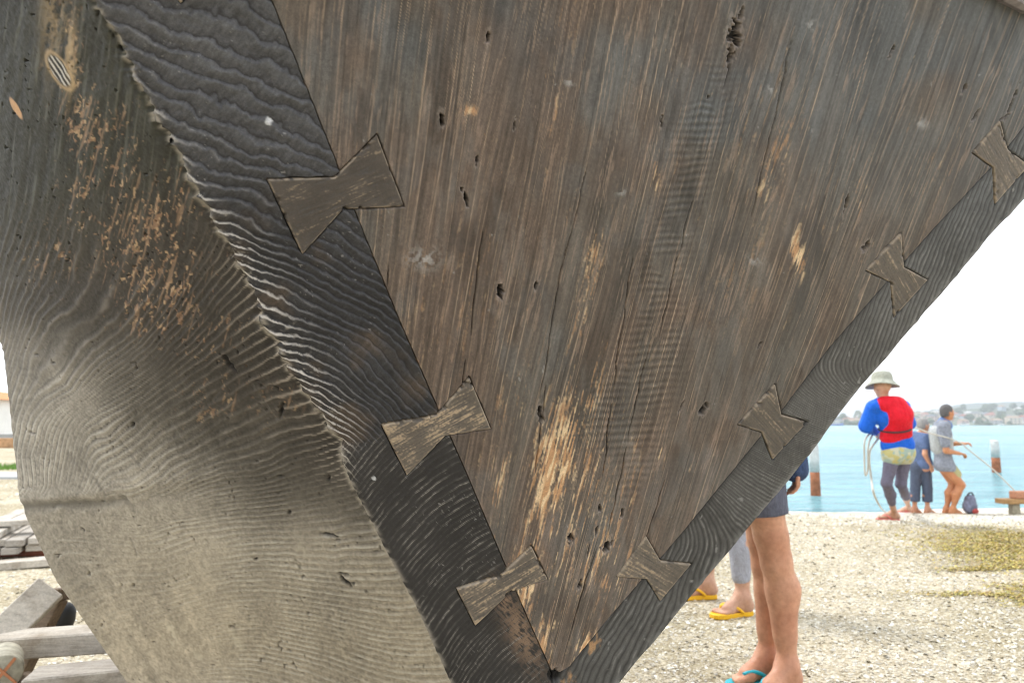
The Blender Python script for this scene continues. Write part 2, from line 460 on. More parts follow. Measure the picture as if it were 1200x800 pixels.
def panel_fields(X, Y):
    b = (X - .0514 * (Y - 400)) / (1 - .000429 * (Y - 400))
    b = b + (fbm(b / 60, Y / 300, 2, 3) - .5) * 14
    s0 = stk(b / 1.7, Y / 60., 11); s1 = stk(b / 3.2, Y / 150., 12); s2 = stk(b / 8., Y / 320., 13); s3 = fbm(b / 40., Y / 600., 3, 14)
    blot = fbm(X / 70., Y / 90., 4, 15)
    red = ss(.36, .64, .55 * s3 + .45 * blot)
    c = mixc(np.broadcast_to(GREY, X.shape + (3,)), BROWN, red * .8)
    # bluish sky sheen and paint residue, put into the colour near the top
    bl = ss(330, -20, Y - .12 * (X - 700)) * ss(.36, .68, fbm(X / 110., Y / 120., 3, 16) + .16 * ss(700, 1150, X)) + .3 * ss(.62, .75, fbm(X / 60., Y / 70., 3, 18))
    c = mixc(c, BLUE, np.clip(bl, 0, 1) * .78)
    # dark stain patches and growth streaks
    s00 = stk(b / 1.1, Y / 16., 32); sp_ = vn(X / 1.6, Y / 2.2, 33)
    c = c * (1 + .30 * (s1 - .5) + .16 * (s2 - .5) + .46 * (s0 - .5) + .18 * (s00 - .5) + .22 * (sp_ - .5))[..., None]
    dk = ss(.55, .8, fbm(X / 45., Y / 70., 4, 19)) * .38
    c = mixc(c, DARK, dk)
    pt = fbm(X / 85. + .002 * Y, Y / 150., 4, 44); pk = fbm(X / 26., Y / 60., 4, 45)
    c = c * (1 - .26 * ss(.50, .68, .6 * pt + .4 * pk))[..., None]
    c = mixc(c, np.array([.235, .225, .215]), ss(.52, .70, .5 * fbm(X / 60., Y / 110., 3, 46) + .5 * fbm(X / 9., Y / 30., 4, 47)) * .22)
    # thin early-wood furrows (dark) and raised late-wood lines (light)
    f = b / 12.5 + 1.3 * (fbm(b / 35., Y / 700., 2, 20) - .5)
    fr = np.abs(f - np.floor(f) - .5)
    gate = ss(.35, .65, vn(np.floor(f) * 3.7, Y / 170., 21))
    fur = (1 - ss(.01, .055, fr)) * gate * (.4 + .6 * vn(b / 3., Y / 18., 34))
    c = mixc(c, DARK, fur * .55)
    f2 = b / 9.3 + 1.6 * (fbm(b / 28., Y / 600., 2, 22) - .5)
    fr2 = np.abs(f2 - np.floor(f2) - .5)
    gate2 = ss(.38, .72, vn(np.floor(f2) * 5.1, Y / 190., 23)) * (.35 + .65 * ss(.3, .7, vn(b / 30., Y / 100., 24)))
    lit = (1 - ss(.015, .075, fr2)) * gate2 * (.5 + .5 * ss(.25, .55, vn(b / 4., Y / 14., 35)))
    fl_ = ss(.70, .82, .6 * stk(b / 1.5, Y / 20., 36) + .4 * vn(b / 9., Y / 45., 37)) * .34
    c = mixc(c, np.array([.38, .28, .22]), fl_)
    c = mixc(c, np.array([.47, .36, .27]), lit * .78)
    f3 = b / 4.4 + .9 * (fbm(b / 24., Y / 800., 2, 41) - .5)
    fr3 = np.abs(f3 - np.floor(f3) - .5)
    l3 = (1 - ss(.05, .17, fr3)) * ss(.55, .85, vn(np.floor(f3) * 3.3, Y / 110., 42)) * (.4 + .6 * ss(.3, .6, vn(b / 3., Y / 10., 43)))
    c = mixc(c, np.array([.36, .27, .20]), l3 * .5)
    # saw marks: a ladder of shallow cross cuts
    cx1 = 862 - .27 * Y
    saw = np.exp(-((X - cx1) / 26) ** 2) * ss(30, 120, Y) * (1 - ss(500, 560, Y))
    saw += .8 * np.exp(-((X - (895 - .27 * Y)) / 22) ** 2) * ss(330, 400, Y) * (1 - ss(560, 620, Y))
    saw += .7 * np.exp(-((X - (700)) / 26) ** 2) * np.exp(-((Y - 470) / 40) ** 2)
    sw = .5 + .5 * np.sin((Y + .06 * X + 5 * vn(X / 20., Y / 40., 25)) * 2 * np.pi / 8.3)
    sawm = np.clip(saw, 0, 1) * ss(.3, .6, vn(X / 14., Y / 22., 26) + .15)
    c = c * (1 + sawm * (sw - .5) * .50)[..., None]
    # bare patches where the dark skin has worn through to tan wood
    bare = np.zeros(X.shape)
    for (x, y, rx, ry, a, k) in BARE:
        bare = np.maximum(bare, k * gauss(X, Y, x, y, rx, ry, a))
    st = .42 * stk(b / 1.7, Y / 24., 27) + .22 * stk(b / 4.5, Y / 50., 28) + .18 * vn(X / 2., Y / 2.5, 29) + .18 * stk(b / 2.6, Y / 9., 38)
    bm = ss(.52, .70, st * .80 + bare * .27) * np.clip(bare * 3, 0, 1)
    bm = np.maximum(bm, .8 * ss(.76, .88, st + .18 * (blot - .5)))
    tanv = mixc(np.broadcast_to(np.array([.50, .30, .165]), X.shape + (3,)), np.array([.72, .55, .36]), ss(.4, .75, stk(b / 2., Y / 14., 39)))
    c = c * (1 - (bm * (.40 + .48 * np.clip(bare, 0, 1)))[..., None]) + tanv * (bm * (.40 + .48 * np.clip(bare, 0, 1)))[..., None]
    # pale scuffs
    sc = ss(.84, .92, fbm(X / 7., Y / 11., 4, 30)) * .5
    c = mixc(c, np.array([.42, .42, .41]), sc)
    for (x, y, r) in [(951, 30, 8), (903, 105, 6), (667, 97, 6), (315, 142, 5), (497, 303, 18), (884, 305, 8), (728, 225, 6), (1080, 145, 8)]:
        d = gauss(X, Y, x, y, r, r * .7) * ss(.4, .6, fbm(X / 4., Y / 4., 2, 31))
        c = mixc(c, np.array([.42, .42, .42]), np.clip(d, 0, 1) * .55)
    c = punch(c, [.12, .10, .086], 1.15) * lerp(.80, 1.08, ss(420, 760, Y))[..., None]  # paler towards the foot: light from the ground put into the colour
    pit, rim = pit_field(X, Y)
    c = mixc(c, BLACK, np.clip(pit * 1.1, 0, 1)); c = mixc(c, np.array([.34, .29, .26]), rim * .35)
    h = .00045 * (s1 - .5) + .0005 * (s2 - .5) - .0011 * fur + .0006 * lit + .0003 * sawm * (sw - .5) * 2 - .0003 * bm - .009 * pit
    return c, h

def make_plane_part(name, ys, L, R, nu, fields, mat, edge=None, gapL=0.0, gapR=0.0, label=None):
    nv = len(ys)
    u = np.linspace(0, 1, nu)[None, :]
    l = L(ys)[:, None] + gapL; r = R(ys)[:, None] - gapR
    r = np.maximum(r, l + .3)
    X = l + (r - l) * u
    Y = np.broadcast_to(ys[:, None], X.shape).copy()
    c, h = fields(X, Y)
    g = key_grooves(X, Y)
    c = mixc(c, BLACK, g * .85)
    h = h - .0045 * g
    # arris of the board along its seams, slightly eased
    Vv = on_plane(X, Y) + h[..., None] * N_ST
    if edge is not None:
        Vv = edge(X, Y, Vv, h)
    V = Vv.reshape(-1, 3)
    V2, F, rim = with_skirt(V, nv, nu, -N_ST * .03)
    cc = c.reshape(-1, 3)
    cc = np.concatenate([cc, cc[rim] * .5])
    o = mesh_np(name, V2, F, mat, boat, True, cc)
    if label: o['label'] = label
    return o

ysP = np.linspace(-70, 791, 600)
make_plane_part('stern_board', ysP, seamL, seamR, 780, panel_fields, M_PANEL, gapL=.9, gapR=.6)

# ---- hull side geometry first: its normals are needed for the shared arris
EY = np.array([-70, 200, 400, 535, 650, 793, 870, 956.])
SX = np.array([-132, -44, 4, 23.5, 66, 147, 222, 330.])
SY = np.array([-70, 235, 412, 590, 680, 796, 920, 1080.])
SD = np.array([.82, .97, 1.13, 1.30, 1.38, 1.42, 1.43, 1.44])
def sil(y):
    x = np.interp(y, EY, SX); yy = np.interp(y, EY, SY); d = np.interp(y, EY, SD)
    return x, yy, d
nvH, nuH = 740, 430
yh = np.linspace(-70, 956, nvH)
uH = np.linspace(0, 1, nuH) ** .96
ex = edgeL(yh); sx, sy, sd_ = sil(yh)
# soften the silhouette corners a little, keep the chine
k = np.exp(-(np.arange(9) - 4) ** 2 / 6.); k /= k.sum()
def smooth(a):
    p = np.pad(a, 4, mode='edge'); return np.convolve(p, k, 'valid')
sx = smooth(sx); sy = smooth(sy); sd_ = smooth(sd_)
kk_ = np.ones(61) / 61.
exs = np.convolve(np.pad(ex, 30, mode='reflect', reflect_type='odd'), kk_, 'valid')
XH = exs[:, None] + (sx - exs)[:, None] * uH[None]
fall = np.exp(-((exs[:, None] - XH) / 9.) ** 2)
XH = XH + (ex - exs)[:, None] * fall
YH = yh[:, None] + (sy - yh)[:, None] * uH[None]
i0 = inv_plane(exs, yh)[:, None]; i1 = (1 / sd_)[:, None]
wu = (.80 * uH + .20 * uH ** 6)[None]
IH = i0 + (i1 - i0) * wu + (inv_plane(ex, yh) - inv_plane(exs, yh))[:, None] * fall
bul = np.sin(np.pi * np.clip(uH, 0, 1))[None] * (.02 * np.sin(np.pi * np.clip((yh + 70) / 610, 0, 1)) - .0)[:, None]
IH = IH + bul * IH
tent = np.clip(1 - np.abs(yh - 535) / 230., 0, 1) ** 1.0
IH = IH * (1 + .055 * tent[:, None] * np.clip(uH * 1.4, 0, 1)[None])
PH = unproj(XH, YH, 1 / IH)
du = np.gradient(PH, axis=1); dv = np.gradient(PH, axis=0)
NH = np.cross(du, dv); NH /= np.linalg.norm(NH, axis=-1)[..., None] + 1e-12
eyev = np.array([0, 0, EYE]) - PH
NH *= np.sign((NH * eyev).sum(-1))[..., None]
NH_edge = NH[:, 3:30].mean(1); NH_edge /= np.linalg.norm(NH_edge, axis=1)[:, None]
ARR = N_ST[None] + NH_edge; ARR /= np.linalg.norm(ARR, axis=1)[:, None]
def arris_vec(y):
    return np.stack([np.interp(y, yh, ARR[:, i]) for i in range(3)], -1)
def arris_depth(y):
    return .0016 + .0026 * fbm(y / 13., 0 * y + .7, 3, 91) * ss(-40, 120, y) * (1 - .75 * ss(500, 580, y))

# ---- left edge timber
RIDGE_A = []  # guide lines along the grain: (points, ring number)
GA = [([(150, -40), (260, 0), (330, 30)], -3), ([(130, 25), (185, 50), (250, 75), (345, 110)], 0), ([(165, 105), (250, 145), (300, 170), (380, 200)], 3.6),
      ([(205, 185), (250, 200), (310, 215), (330, 225)], 6.2), ([(245, 255), (300, 275), (345, 290), (420, 330)], 10), ([(282, 316), (330, 330), (400, 365), (450, 395)], 14.5),
      ([(318, 395), (370, 408), (430, 450), (470, 490)], 20), ([(352, 455), (395, 478), (430, 500), (455, 525)], 25.5), ([(390, 508), (410, 520), (430, 540)], 30)]
gp = []; gv = []
for pts, v in GA:
    for p in pts: gp.append(p); gv.append(v)
def phiA(X, Y):
    out = tps(gp, gv, X.ravel()[::1], Y.ravel())
    return out.reshape(X.shape)
def left_fields(X, Y):
    Xc = np.clip(X, 60, 660); Yc = np.clip(Y, -70, 960)
    pa = phiA(Xc, Yc)
    pa = pa + (fbm(X / 40., Y / 34., 3, 101) - .5) * 1.15 + (vn(X / 6., Y / 8., 102) - .5) * .22
    # lower half: close straight rings leaning to the right
    q = X - edgeL0(Y)
    pb = ((X - 400) * .80 + (Y - 560) * .60 + .0016 * (q - 20) ** 2 * -1 + .05 * np.maximum(Y - 640, 0) * q / 60.) / 6.2
    pb = pb + (fbm(X / 42., Y / 42., 3, 103) - .5) * 1.0 + 3.2 * (vn(pb / 9., 0 * pb, 146) - .5) + (vn(X / 7., Y / 7., 104) - .5) * .16
    w = ss(-16, 16, Y - (522 - .30 * (X - 400)) + (fbm(X / 20., Y / 20., 2, 105) - .5) * 34)
    fa = pa - np.floor(pa); fb = pb - np.floor(pb)
    # saw-tooth ridges: steep on one side, easy on the other
    ra = ss(0, .22, fa) * (1 - ss(.22, 1.0, fa)); la = np.exp(-((fa - .17) / .085) ** 2)
    rb = np.exp(-((fb - .5) / .18) ** 2); lb = np.exp(-((fb - .5) / .085) ** 2) * (.45 + .55 * ss(.3, .55, vn((X + Y) / 5., (X - Y) / 3., 140)))
    va = vn(np.floor(pa) * 7.3, X / 26., 106); vb = vn(np.floor(pb) * 5.3, (X * .6 - Y * .8) / 20., 107)
    big = fbm(X / 60., Y / 60., 3, 108)
    fine = .5 * fbm(X / 3., Y / 3., 2, 109) + .5 * vn(X / 1.3, Y / 1.3, 145)
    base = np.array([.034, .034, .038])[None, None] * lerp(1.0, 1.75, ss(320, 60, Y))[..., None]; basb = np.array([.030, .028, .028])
    ca = base * (.65 + .75 * big + .9 * (fine - .5))[..., None]
    brn = ss(.5, .75, fbm(X / 40., Y / 50., 3, 110)) * ss(200, 330, Y)
    ca = mixc(ca, np.array([.095, .070, .052]), brn * .7)
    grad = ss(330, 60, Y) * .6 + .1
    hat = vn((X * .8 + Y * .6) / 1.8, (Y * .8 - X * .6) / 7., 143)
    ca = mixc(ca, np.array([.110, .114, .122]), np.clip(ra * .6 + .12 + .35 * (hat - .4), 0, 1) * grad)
    near = np.exp(-(q / 85.) ** 2)
    ca = mixc(ca, np.array([.21, .20, .19]), la * ss(.35, .75, va) * (.08 + .46 * near * ss(.35, .6, fbm(X / 9., Y / 9., 2, 144))))
    ca = ca * (1 + .35 * (hat - .5))[..., None]
    # dark line along the steep side of the ridges
    ca = mixc(ca, BLACK * 1.6, np.exp(-((fa - .98) / .09) ** 2) * .62)
    cb = np.broadcast_to(basb, X.shape + (3,)) * (.7 + .6 * big + .4 * (fine - .5))[..., None]
    cb = mixc(cb, np.array([.42, .395, .365]), lb * (.15 + .85 * ss(.3, .75, vb)) * .66 * (1 - .8 * ss(.48, .66, fbm(X / 30., Y / 30., 4, 115))))
    c = mixc(ca, np.zeros(3), w * 0); c = ca * (1 - w[..., None]) + cb * w[..., None]
    h = ((ra - .4) * .0021 * (.6 + .8 * va)) * (1 - w) + (rb - .4) * .0007 * w + (fbm(X / 7., Y / 7., 3, 111) - .5) * .0008
    # warm bare wood near the foot, pale chips along the arris
    bare = np.maximum(gauss(X, Y, 612, 742, 16, 44, -24), .9 * gauss(X, Y, 592, 705, 12, 26, -24)) * 1.1
    c = mixc(c, np.array([.30, .20, .135]), np.clip(bare * ss(.40, .66, .5 * fbm(X / 4., Y / 6., 3, 112) + .5 * (1 - lb) * vn((X + Y) / 9., (X - Y) / 2.2, 141) + .1), 0, 1) * .7)
    chip = np.exp(-(q / (10 + 26 * ss(200, 300, Y) * (1 - ss(480, 540, Y)))) ** 2) * ss(60, 170, Y) * (1 - ss(520, 580, Y))
    ch = chip * ss(.46, .68, .45 * la + .55 * fbm(X / 5., Y / 4., 4, 113) + .10)
    c = mixc(c, np.array([.56, .52, .47]), np.clip(ch, 0, 1) * .85)
    ar = np.exp(-(q / 4.) ** 2) * ss(.35, .6, fbm(Y / 7., X / 30., 2, 114))
    c = mixc(c, np.array([.40, .37, .33]), ar * .6)
    for (x, y, r) in [(315, 142, 4.5), (438, 560, 2.5)]:
        c = mixc(c, np.array([.55, .56, .58]), (1 - ss(.7, 1.2, np.hypot(X - x, Y - y) / r + (vn(X / 2., Y / 2., 116) - .5) * .6)) * .9)
    sp = ss(.9, .95, vn(X / 2.0, Y / 2.0, 117)) * ss(.5, .7, fbm(X / 40., Y / 40., 2, 118)) * .5
    c = mixc(c, np.array([.4, .39, .38]), sp)
    hole = 1 - ss(.7, 1.1, np.hypot((X - 196) / 6.5, (Y - 167) / 5.5) + (vn(X / 3., Y / 3., 119) - .5) * .7)
    hole = np.maximum(hole, 1 - ss(.7, 1.1, np.hypot((X - 650) / 9., (Y - 791) / 8.5)))
    c = mixc(c, BLACK, hole); h = h - .007 * hole
    return c, h
def left_edge(X, Y, V, h):
    q = X - X[:, :1]
    t = np.clip(1 - q / 9., 0, 1) ** 2
    f = ss(0, 5, q)
    V = V - (h * (1 - f))[..., None] * N_ST
    return V - (t * arris_depth(Y))[..., None] * arris_vec(Y)
ysL = np.linspace(-70, 956, 800)
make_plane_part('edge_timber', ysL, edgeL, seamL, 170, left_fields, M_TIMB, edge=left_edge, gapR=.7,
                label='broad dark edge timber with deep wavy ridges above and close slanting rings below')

# ---- right edge timber
def right_fields(X, Y):
    s = (1200 - X) + 0 * Y                       # along the strip
    q = edgeR0(Y) - X                            # from the outer edge inward (horizontal)
    lean = lerp(.35, .62, ss(250, 700, Y))
    p = (X * .93 + Y * .37 - 7.5 * np.sin((X - 700) / 60.) * ss(420, 620, Y) - .0035 * (q - 30) ** 2 * ss(420, 600, Y)) / lerp(5.0, 7.2, ss(420, 650, Y))
    p = p + 3.0 * (vn(p / 11., 0 * p, 147) - .5) + (fbm(X / 60., Y / 60., 3, 121) - .5) * 1.4 + (vn(X / 7., Y / 14., 122) - .5) * .35
    f = p - np.floor(p)
    l = np.exp(-((f - .5) / .13) ** 2) * (.4 + .6 * ss(.3, .6, vn(X / 3., Y / 9., 142)))
    vb = vn(np.floor(p) * 5.3, (Y - X * .4) / 30., 123)
    big = fbm(X / 70., Y / 60., 4, 124); fine = fbm(X / 3., Y / 5., 2, 125)
    c = mixc(np.broadcast_to(np.array([.098, .097, .096]), X.shape + (3,)), np.array([.118, .124, .132]), ss(420, 180, Y)) * (.55 + .85 * big + .4 * (fine - .5))[..., None]
    c = mixc(c, np.array([.26, .255, .25]), l * (.2 + .8 * ss(.3, .75, vb)) * lerp(.60, .75, ss(400, 620, Y)) * (1 - .75 * ss(.48, .68, fbm(X / 34., Y / 34., 4, 148))))
    c = mixc(c, BLACK * 2, np.exp(-(np.minimum(f, 1 - f) / .16) ** 2) * .62)
    rim = np.exp(-(q / 7.) ** 2) * ss(.4, .6, fbm(X / 9., Y / 9., 2, 126))
    c = mixc(c, np.array([.30, .30, .30]), rim * .5)
    seam = np.exp(-((X - seamR(Y)) / 5.) ** 2)
    c = mixc(c, BLACK * 2, seam * .5)
    bare = .9 * gauss(X, Y, 695, 757, 11, 17, 30) + .75 * gauss(X, Y, 668, 795, 14, 14, 0)
    c = mixc(c, np.array([.45, .27, .14]), np.clip(ss(.42, .62, bare * .55 + .6 * (fbm(X / 4., Y / 7., 3, 127) - .3)), 0, 1) * .85)
    sc = ss(.80, .88, fbm(X / 6., Y / 8., 3, 128)) * .55
    c = mixc(c, np.array([.36, .36, .36]), sc)
    hole = 1 - ss(.7, 1.1, np.hypot((X - 650) / 9., (Y - 791) / 8.5))
    c = mixc(c, BLACK, hole)
    h = (l - .4) * .0007 + (fbm(X / 8., Y / 8., 3, 129) - .5) * .0007 - .007 * hole
    return c, h
def right_edge(X, Y, V, h):
    q = X[:, -1:] - X
    t = np.clip(1 - q / 6., 0, 1) ** 2
    return V - (t * .003)[..., None] * N_ST
make_plane_part('edge_timber', ysL, seamR, edgeR, 110, right_fields, M_TIMB, edge=right_edge, gapL=.8,
                label='narrow grey edge timber with fine close grain')

# ---- butterfly keys: solid inlaid blocks
def make_key(k):
    A, B, U, W, C, D, tone, bare = k
    n1, nu = 56, 60
    Lx = [A, U, C]; Rx = [B, W, D]
    t = np.linspace(0, 2, 2 * n1 + 1)
    def seg(P3):
        P3 = np.array(P3, float)
        return np.stack([np.interp(t, [0, 1, 2], P3[:, i]) for i in range(2)], -1)
    l = seg(Lx); r = seg(Rx)
    u = np.linspace(0, 1, nu)[None, :, None]
    XY = l[:, None] * (1 - u) + r[:, None] * u
    X, Y = XY[..., 0], XY[..., 1]
    sd = -poly_sd(X, Y, key_poly(k))
    mid0 = (np.array(A) + B) / 2.; mid1 = (np.array(C) + D) / 2.
    d = (mid1 - mid0) / np.linalg.norm(mid1 - mid0)
    a = X * d[0] + Y * d[1]; b = -X * d[1] + Y * d[0]
    sd0 = int(abs(A[0]) * 7) % 1000
    g = .46 * stk(b / 1.25, a / 16., sd0) + .26 * stk(b / 3.4, a / 34., sd0 + 1) + .28 * vn(X / 1.7, Y / 1.7, sd0 + 2)
    big = fbm(X / 22., Y / 22., 3, sd0 + 3)
    c0 = lerp(np.array([.062, .052, .045]), np.array([.235, .20, .165]), tone)
    c = np.broadcast_to(c0, X.shape + (3,)) * (.55 + .5 * g + .5 * big)[..., None]
    c = mixc(c, np.array([.62, .47, .31]), ss(.52, .74, g + .35 * (bare - .4) + .25 * (big - .5)) * (.25 + .6 * bare))
    c = mixc(c, DARK, ss(.60, .75, 1 - g) * .6)
    rim = np.exp(-(sd / 1.5) ** 2) * ss(.3, .55, fbm(X / 6., Y / 6., 2, sd0 + 4))
    c = mixc(c, np.array([.46, .38, .29]), rim * .5)  # worn pale rim, with light caught on the bevel put into the colour
    chipk = ss(.66, .80, fbm(X / 9., Y / 9., 3, sd0 + 6)) * np.exp(-(sd / 3.) ** 2)
    c = mixc(c, BLACK * 3, chipk * .8)
    h = .0012 + (g - .5) * .0009 - .0035 * chipk + .0009 * ((X - X.mean()) * math.cos(sd0) + (Y - Y.mean()) * math.sin(sd0)) / 50. - .0012 * np.clip(1 - sd / 1.6, 0, 1) ** 2
    V = (on_plane(X, Y) + h[..., None] * N_ST).reshape(-1, 3)
    nv = len(t)
    V2, F, rim_i = with_skirt(V, nv, nu, -N_ST * .02)
    cc = c.reshape(-1, 3)
    return mesh_np('butterfly_key', V2, F, M_KEY, boat, True, np.concatenate([cc, cc[rim_i] * .5]))
for k_ in KEYS: make_key(k_)

# ---- hull side
GH = [([(30, 583), (34, 534), (41, 517), (48, 495), (63, 476), (85, 462), (104, 440), (124, 421), (160, 394), (200, 340), (230, 290)], -8),
      ([(58, 583), (69, 561), (74, 534), (80, 509), (96, 484), (121, 468), (143, 457), (160, 446), (200, 410), (250, 355), (282, 318)], 0),
      ([(82, 578), (93, 556), (104, 523), (126, 512), (160, 484), (220, 440), (270, 405), (310, 378)], 4.5),
      ([(104, 583), (121, 561), (137, 550), (160, 537), (230, 490), (290, 455), (345, 430)], 9),
      ([(150, 583), (200, 556), (260, 526), (330, 500), (380, 488)], 13),
      ([(120, 596), (200, 585), (300, 556), (400, 524)], 17),
      ([(19, 460), (30, 427), (36, 407), (49, 380), (100, 280), (150, 180)], -14),
      ([(0, 400), (10, 350), (40, 270), (80, 150), (100, 50)], -20), ([(-40, 300), (-30, 200), (20, 60), (50, -60)], -26),
      ([(60, 622), (200, 606), (300, 590), (420, 566)], 23), ([(85, 680), (200, 660), (330, 640), (450, 636)], 32),
      ([(120, 740), (250, 700), (350, 700), (480, 716)], 42), ([(200, 770), (300, 752), (400, 775), (510, 800)], 53), ([(200, 830), (300, 850), (400, 890), (560, 930)], 68), ([(330, 1080), (450, 1010), (590, 956)], 84)]
hp = []; hv = []
for pts, v in GH:
    for p in pts: hp.append(p); hv.append(v)
def hull_fields(X, Y, q):
    p = tps(hp, hv, X, Y)
    low = ss(575, 620, Y - .0 * X + .16 * (X - 30))
    p = p + 2.4 * (vn(p / 6.3, 0 * p, 242) - .5) + (fbm(X / 38., Y / 38., 3, 201) - .5) * .7 + (vn(X / 9., Y / 9., 202) - .5) * .16
    f = p - np.floor(p); r = np.exp(-((f - .5) / .19) ** 2); l = np.exp(-((f - .5) / .12) ** 2)
    va = vn(np.floor(p) * 6.1, (X - Y) / 45., 203)
    g0, g1 = np.gradient(p); gx_, gy_ = np.gradient(X); d0 = np.abs(np.gradient(X, axis=1)) + 1e-6; d1 = np.abs(np.gradient(Y, axis=0)) + 1e-6
    gd = np.hypot(g1 / d0, g0 / d1); ok = 1 - ss(.20, .34, gd)
    big = fbm(X / 80., Y / 80., 4, 204); fine = fbm(X / 3., Y / 4., 2, 205); mid = fbm(X / 18., Y / 22., 3, 206)
    olive = np.array([.029, .030, .024]); slate = np.array([.038, .033, .029]); ash = np.array([.285, .265, .232]); sand = np.array([.325, .288, .228])
    c = np.broadcast_to(olive, X.shape + (3,)) * 1.0
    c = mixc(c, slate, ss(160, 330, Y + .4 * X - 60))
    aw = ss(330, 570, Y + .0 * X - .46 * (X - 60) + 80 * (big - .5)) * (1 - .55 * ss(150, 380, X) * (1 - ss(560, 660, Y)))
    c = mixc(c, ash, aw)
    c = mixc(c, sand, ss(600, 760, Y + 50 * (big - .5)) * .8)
    gr_ = vn(X / 1.3, Y / 1.5, 240)
    c = c * (.62 + .5 * big + .42 * (fine - .5) + (.40 - .22 * low) * (mid - .5) + .38 * (gr_ - .5))[..., None] * 1.12
    # long vertical weather streaks on the upper planking
    up = (1 - ss(200, 330, Y))
    s1 = stk((X + .12 * Y) / 2.6, Y / 40., 207); s2 = stk((X + .16 * Y) / 7., Y / 120., 208)
    c = c * (1 + up * (.5 * (s1 - .5) + .6 * (s2 - .5)))[..., None]
    c = mixc(c, np.array([.15, .155, .135]), up * ss(.72, .9, s1) * .3)
    c = punch(c, [.10, .095, .085], 1.15)
    # raised rings worn pale
    amp = ss(240, 400, Y + .25 * (240 - X)) * (.55 + .45 * ss(.3, .6, mid)) * (1 - .72 * ss(600, 650, Y) * (1 - ss(120, 330, X))) * (1 + .15 * low)
    lowl = np.clip(gauss(X, Y, 105, 500, 150, 105) * 1.3, 0, 1)
    amp = amp * (1 - .7 * (1 - lowl) * ss(.50, .68, fbm(X / 40., Y / 40., 4, 243)))
    amp = np.maximum(amp, .18 * ss(200, 280, Y)) * ok
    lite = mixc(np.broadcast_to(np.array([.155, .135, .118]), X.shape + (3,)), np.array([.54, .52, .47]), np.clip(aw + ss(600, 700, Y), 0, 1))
    m = np.clip(l * (.25 + .75 * ss(.2, .65, va)) * amp, 0, 1) * (.74 + .22 * lowl) * (.55 + .45 * ss(.3, .6, vn(X / 4., Y / 4., 241)))
    c = c * (1 - m[..., None]) + lite * m[..., None]
    c = c * (1 - .40 * np.exp(-((f - .05) / .18) ** 2) * amp * (1 + .35 * lowl) * (1 - .3 * low))[..., None]
    # flaked spots of bare orange-tan wood
    sp = 0
    for (x, y, rx, ry, a, kk) in [(85, 60, 16, 95, -6, .8), (100, 150, 34, 70, -18, .95), (135, 190, 40, 80, -10, .8), (175, 265, 55, 60, 30, 1.0), (190, 340, 60, 70, 30, .95), (150, 285, 50, 70, 0, .9), (245, 395, 50, 40, 0, .62), (100, 230, 30, 50, 0, .8), (330, 470, 40, 30, 0, .55), (60, 300, 40, 60, 0, .55), (210, 250, 30, 70, 20, .75), (260, 470, 60, 40, 0, .5)]:
        sp = np.maximum(sp, kk * gauss(X, Y, x, y, rx, ry, a))
    wx_ = (fbm(X / 5., Y / 5., 2, 230) - .5) * 7; wy_ = (fbm(X / 6., Y / 6., 2, 231) - .5) * 9
    flake = .52 * vn((X + .25 * Y + wx_) / 2.3, (Y + wy_) / 4.6, 209) + .30 * vn((X + .25 * Y + wx_) / 5., (Y + wy_) / 11., 210) + .18 * vn(X / 1.5, Y / 1.8, 232)
    fm = ss(.62, .72, flake * .80 + sp * .20)
    tn = mixc(np.broadcast_to(np.array([.30, .175, .105]), X.shape + (3,)), np.array([.56, .39, .23]), ss(.45, .7, vn(X / 2.5, Y / 4., 233)))
    fk = (fm * .68 * np.clip(sp * 1.5, 0, 1))[..., None]; c = c * (1 - fk) + tn * fk
    strk = ss(.66, .80, stk((X + .28 * Y) / 2.6, Y / 30., 211) * .62 + .14 * vn(X / 2., Y / 5., 234) + sp * .22) * ss(.2, .5, sp)
    c = mixc(c, np.array([.30, .195, .125]), strk * .55)
    gx = gauss(X, Y, 84, 70, 9, 55, -6) + gauss(X, Y, 60, 20, 12, 60, 0) * .6
    c = mixc(c, np.array([.42, .31, .18]), np.clip(gx, 0, 1) * ss(.35, .6, s2 * .5 + .5 * flake) * .75)
    tanspot = 1 - ss(.7, 1.05, np.hypot(((X - 19) * .86 - (Y - 127) * .5) / 3.6, ((X - 19) * .5 + (Y - 127) * .86) / 16.))
    c = mixc(c, np.array([.5, .30, .16]), tanspot)
    # old repair patch with end grain
    kx, ky = (X - 70), (Y - 83)
    pu = kx * .84 - ky * .54; pv = kx * .54 + ky * .84
    pr = np.hypot(pu / 8.5, pv / 22.); patch = 1 - ss(.85, 1.05, pr)
    stripe = .5 + .5 * np.sin(pu * 2 * np.pi / 4.6)
    c = mixc(c, np.array([.55, .53, .50]), patch * ss(.5, .8, stripe) * .85); c = mixc(c, BLACK * 2, patch * ss(.5, .8, 1 - stripe) * .85)
    c = mixc(c, np.array([.5, .36, .2]), np.exp(-((pr - 1.15) / .16) ** 2) * .6)
    # chine line and rubbed marks
    yc = np.interp(X, [24, 110, 200, 330, 400], [592, 590, 578, 552, 530]) + 5 * (vn(X / 30., 0 * X, 212) - .5)
    ch = np.exp(-((Y - yc) / 6.) ** 2) * (1 - .75 * ss(90, 200, X)) * (1 - ss(220, 400, X)) * ss(.2, .5, fbm(X / 14., Y / 10., 2, 213) + .12)
    c = mixc(c, np.array([.085, .08, .07]), ch * .8)
    mk = 0
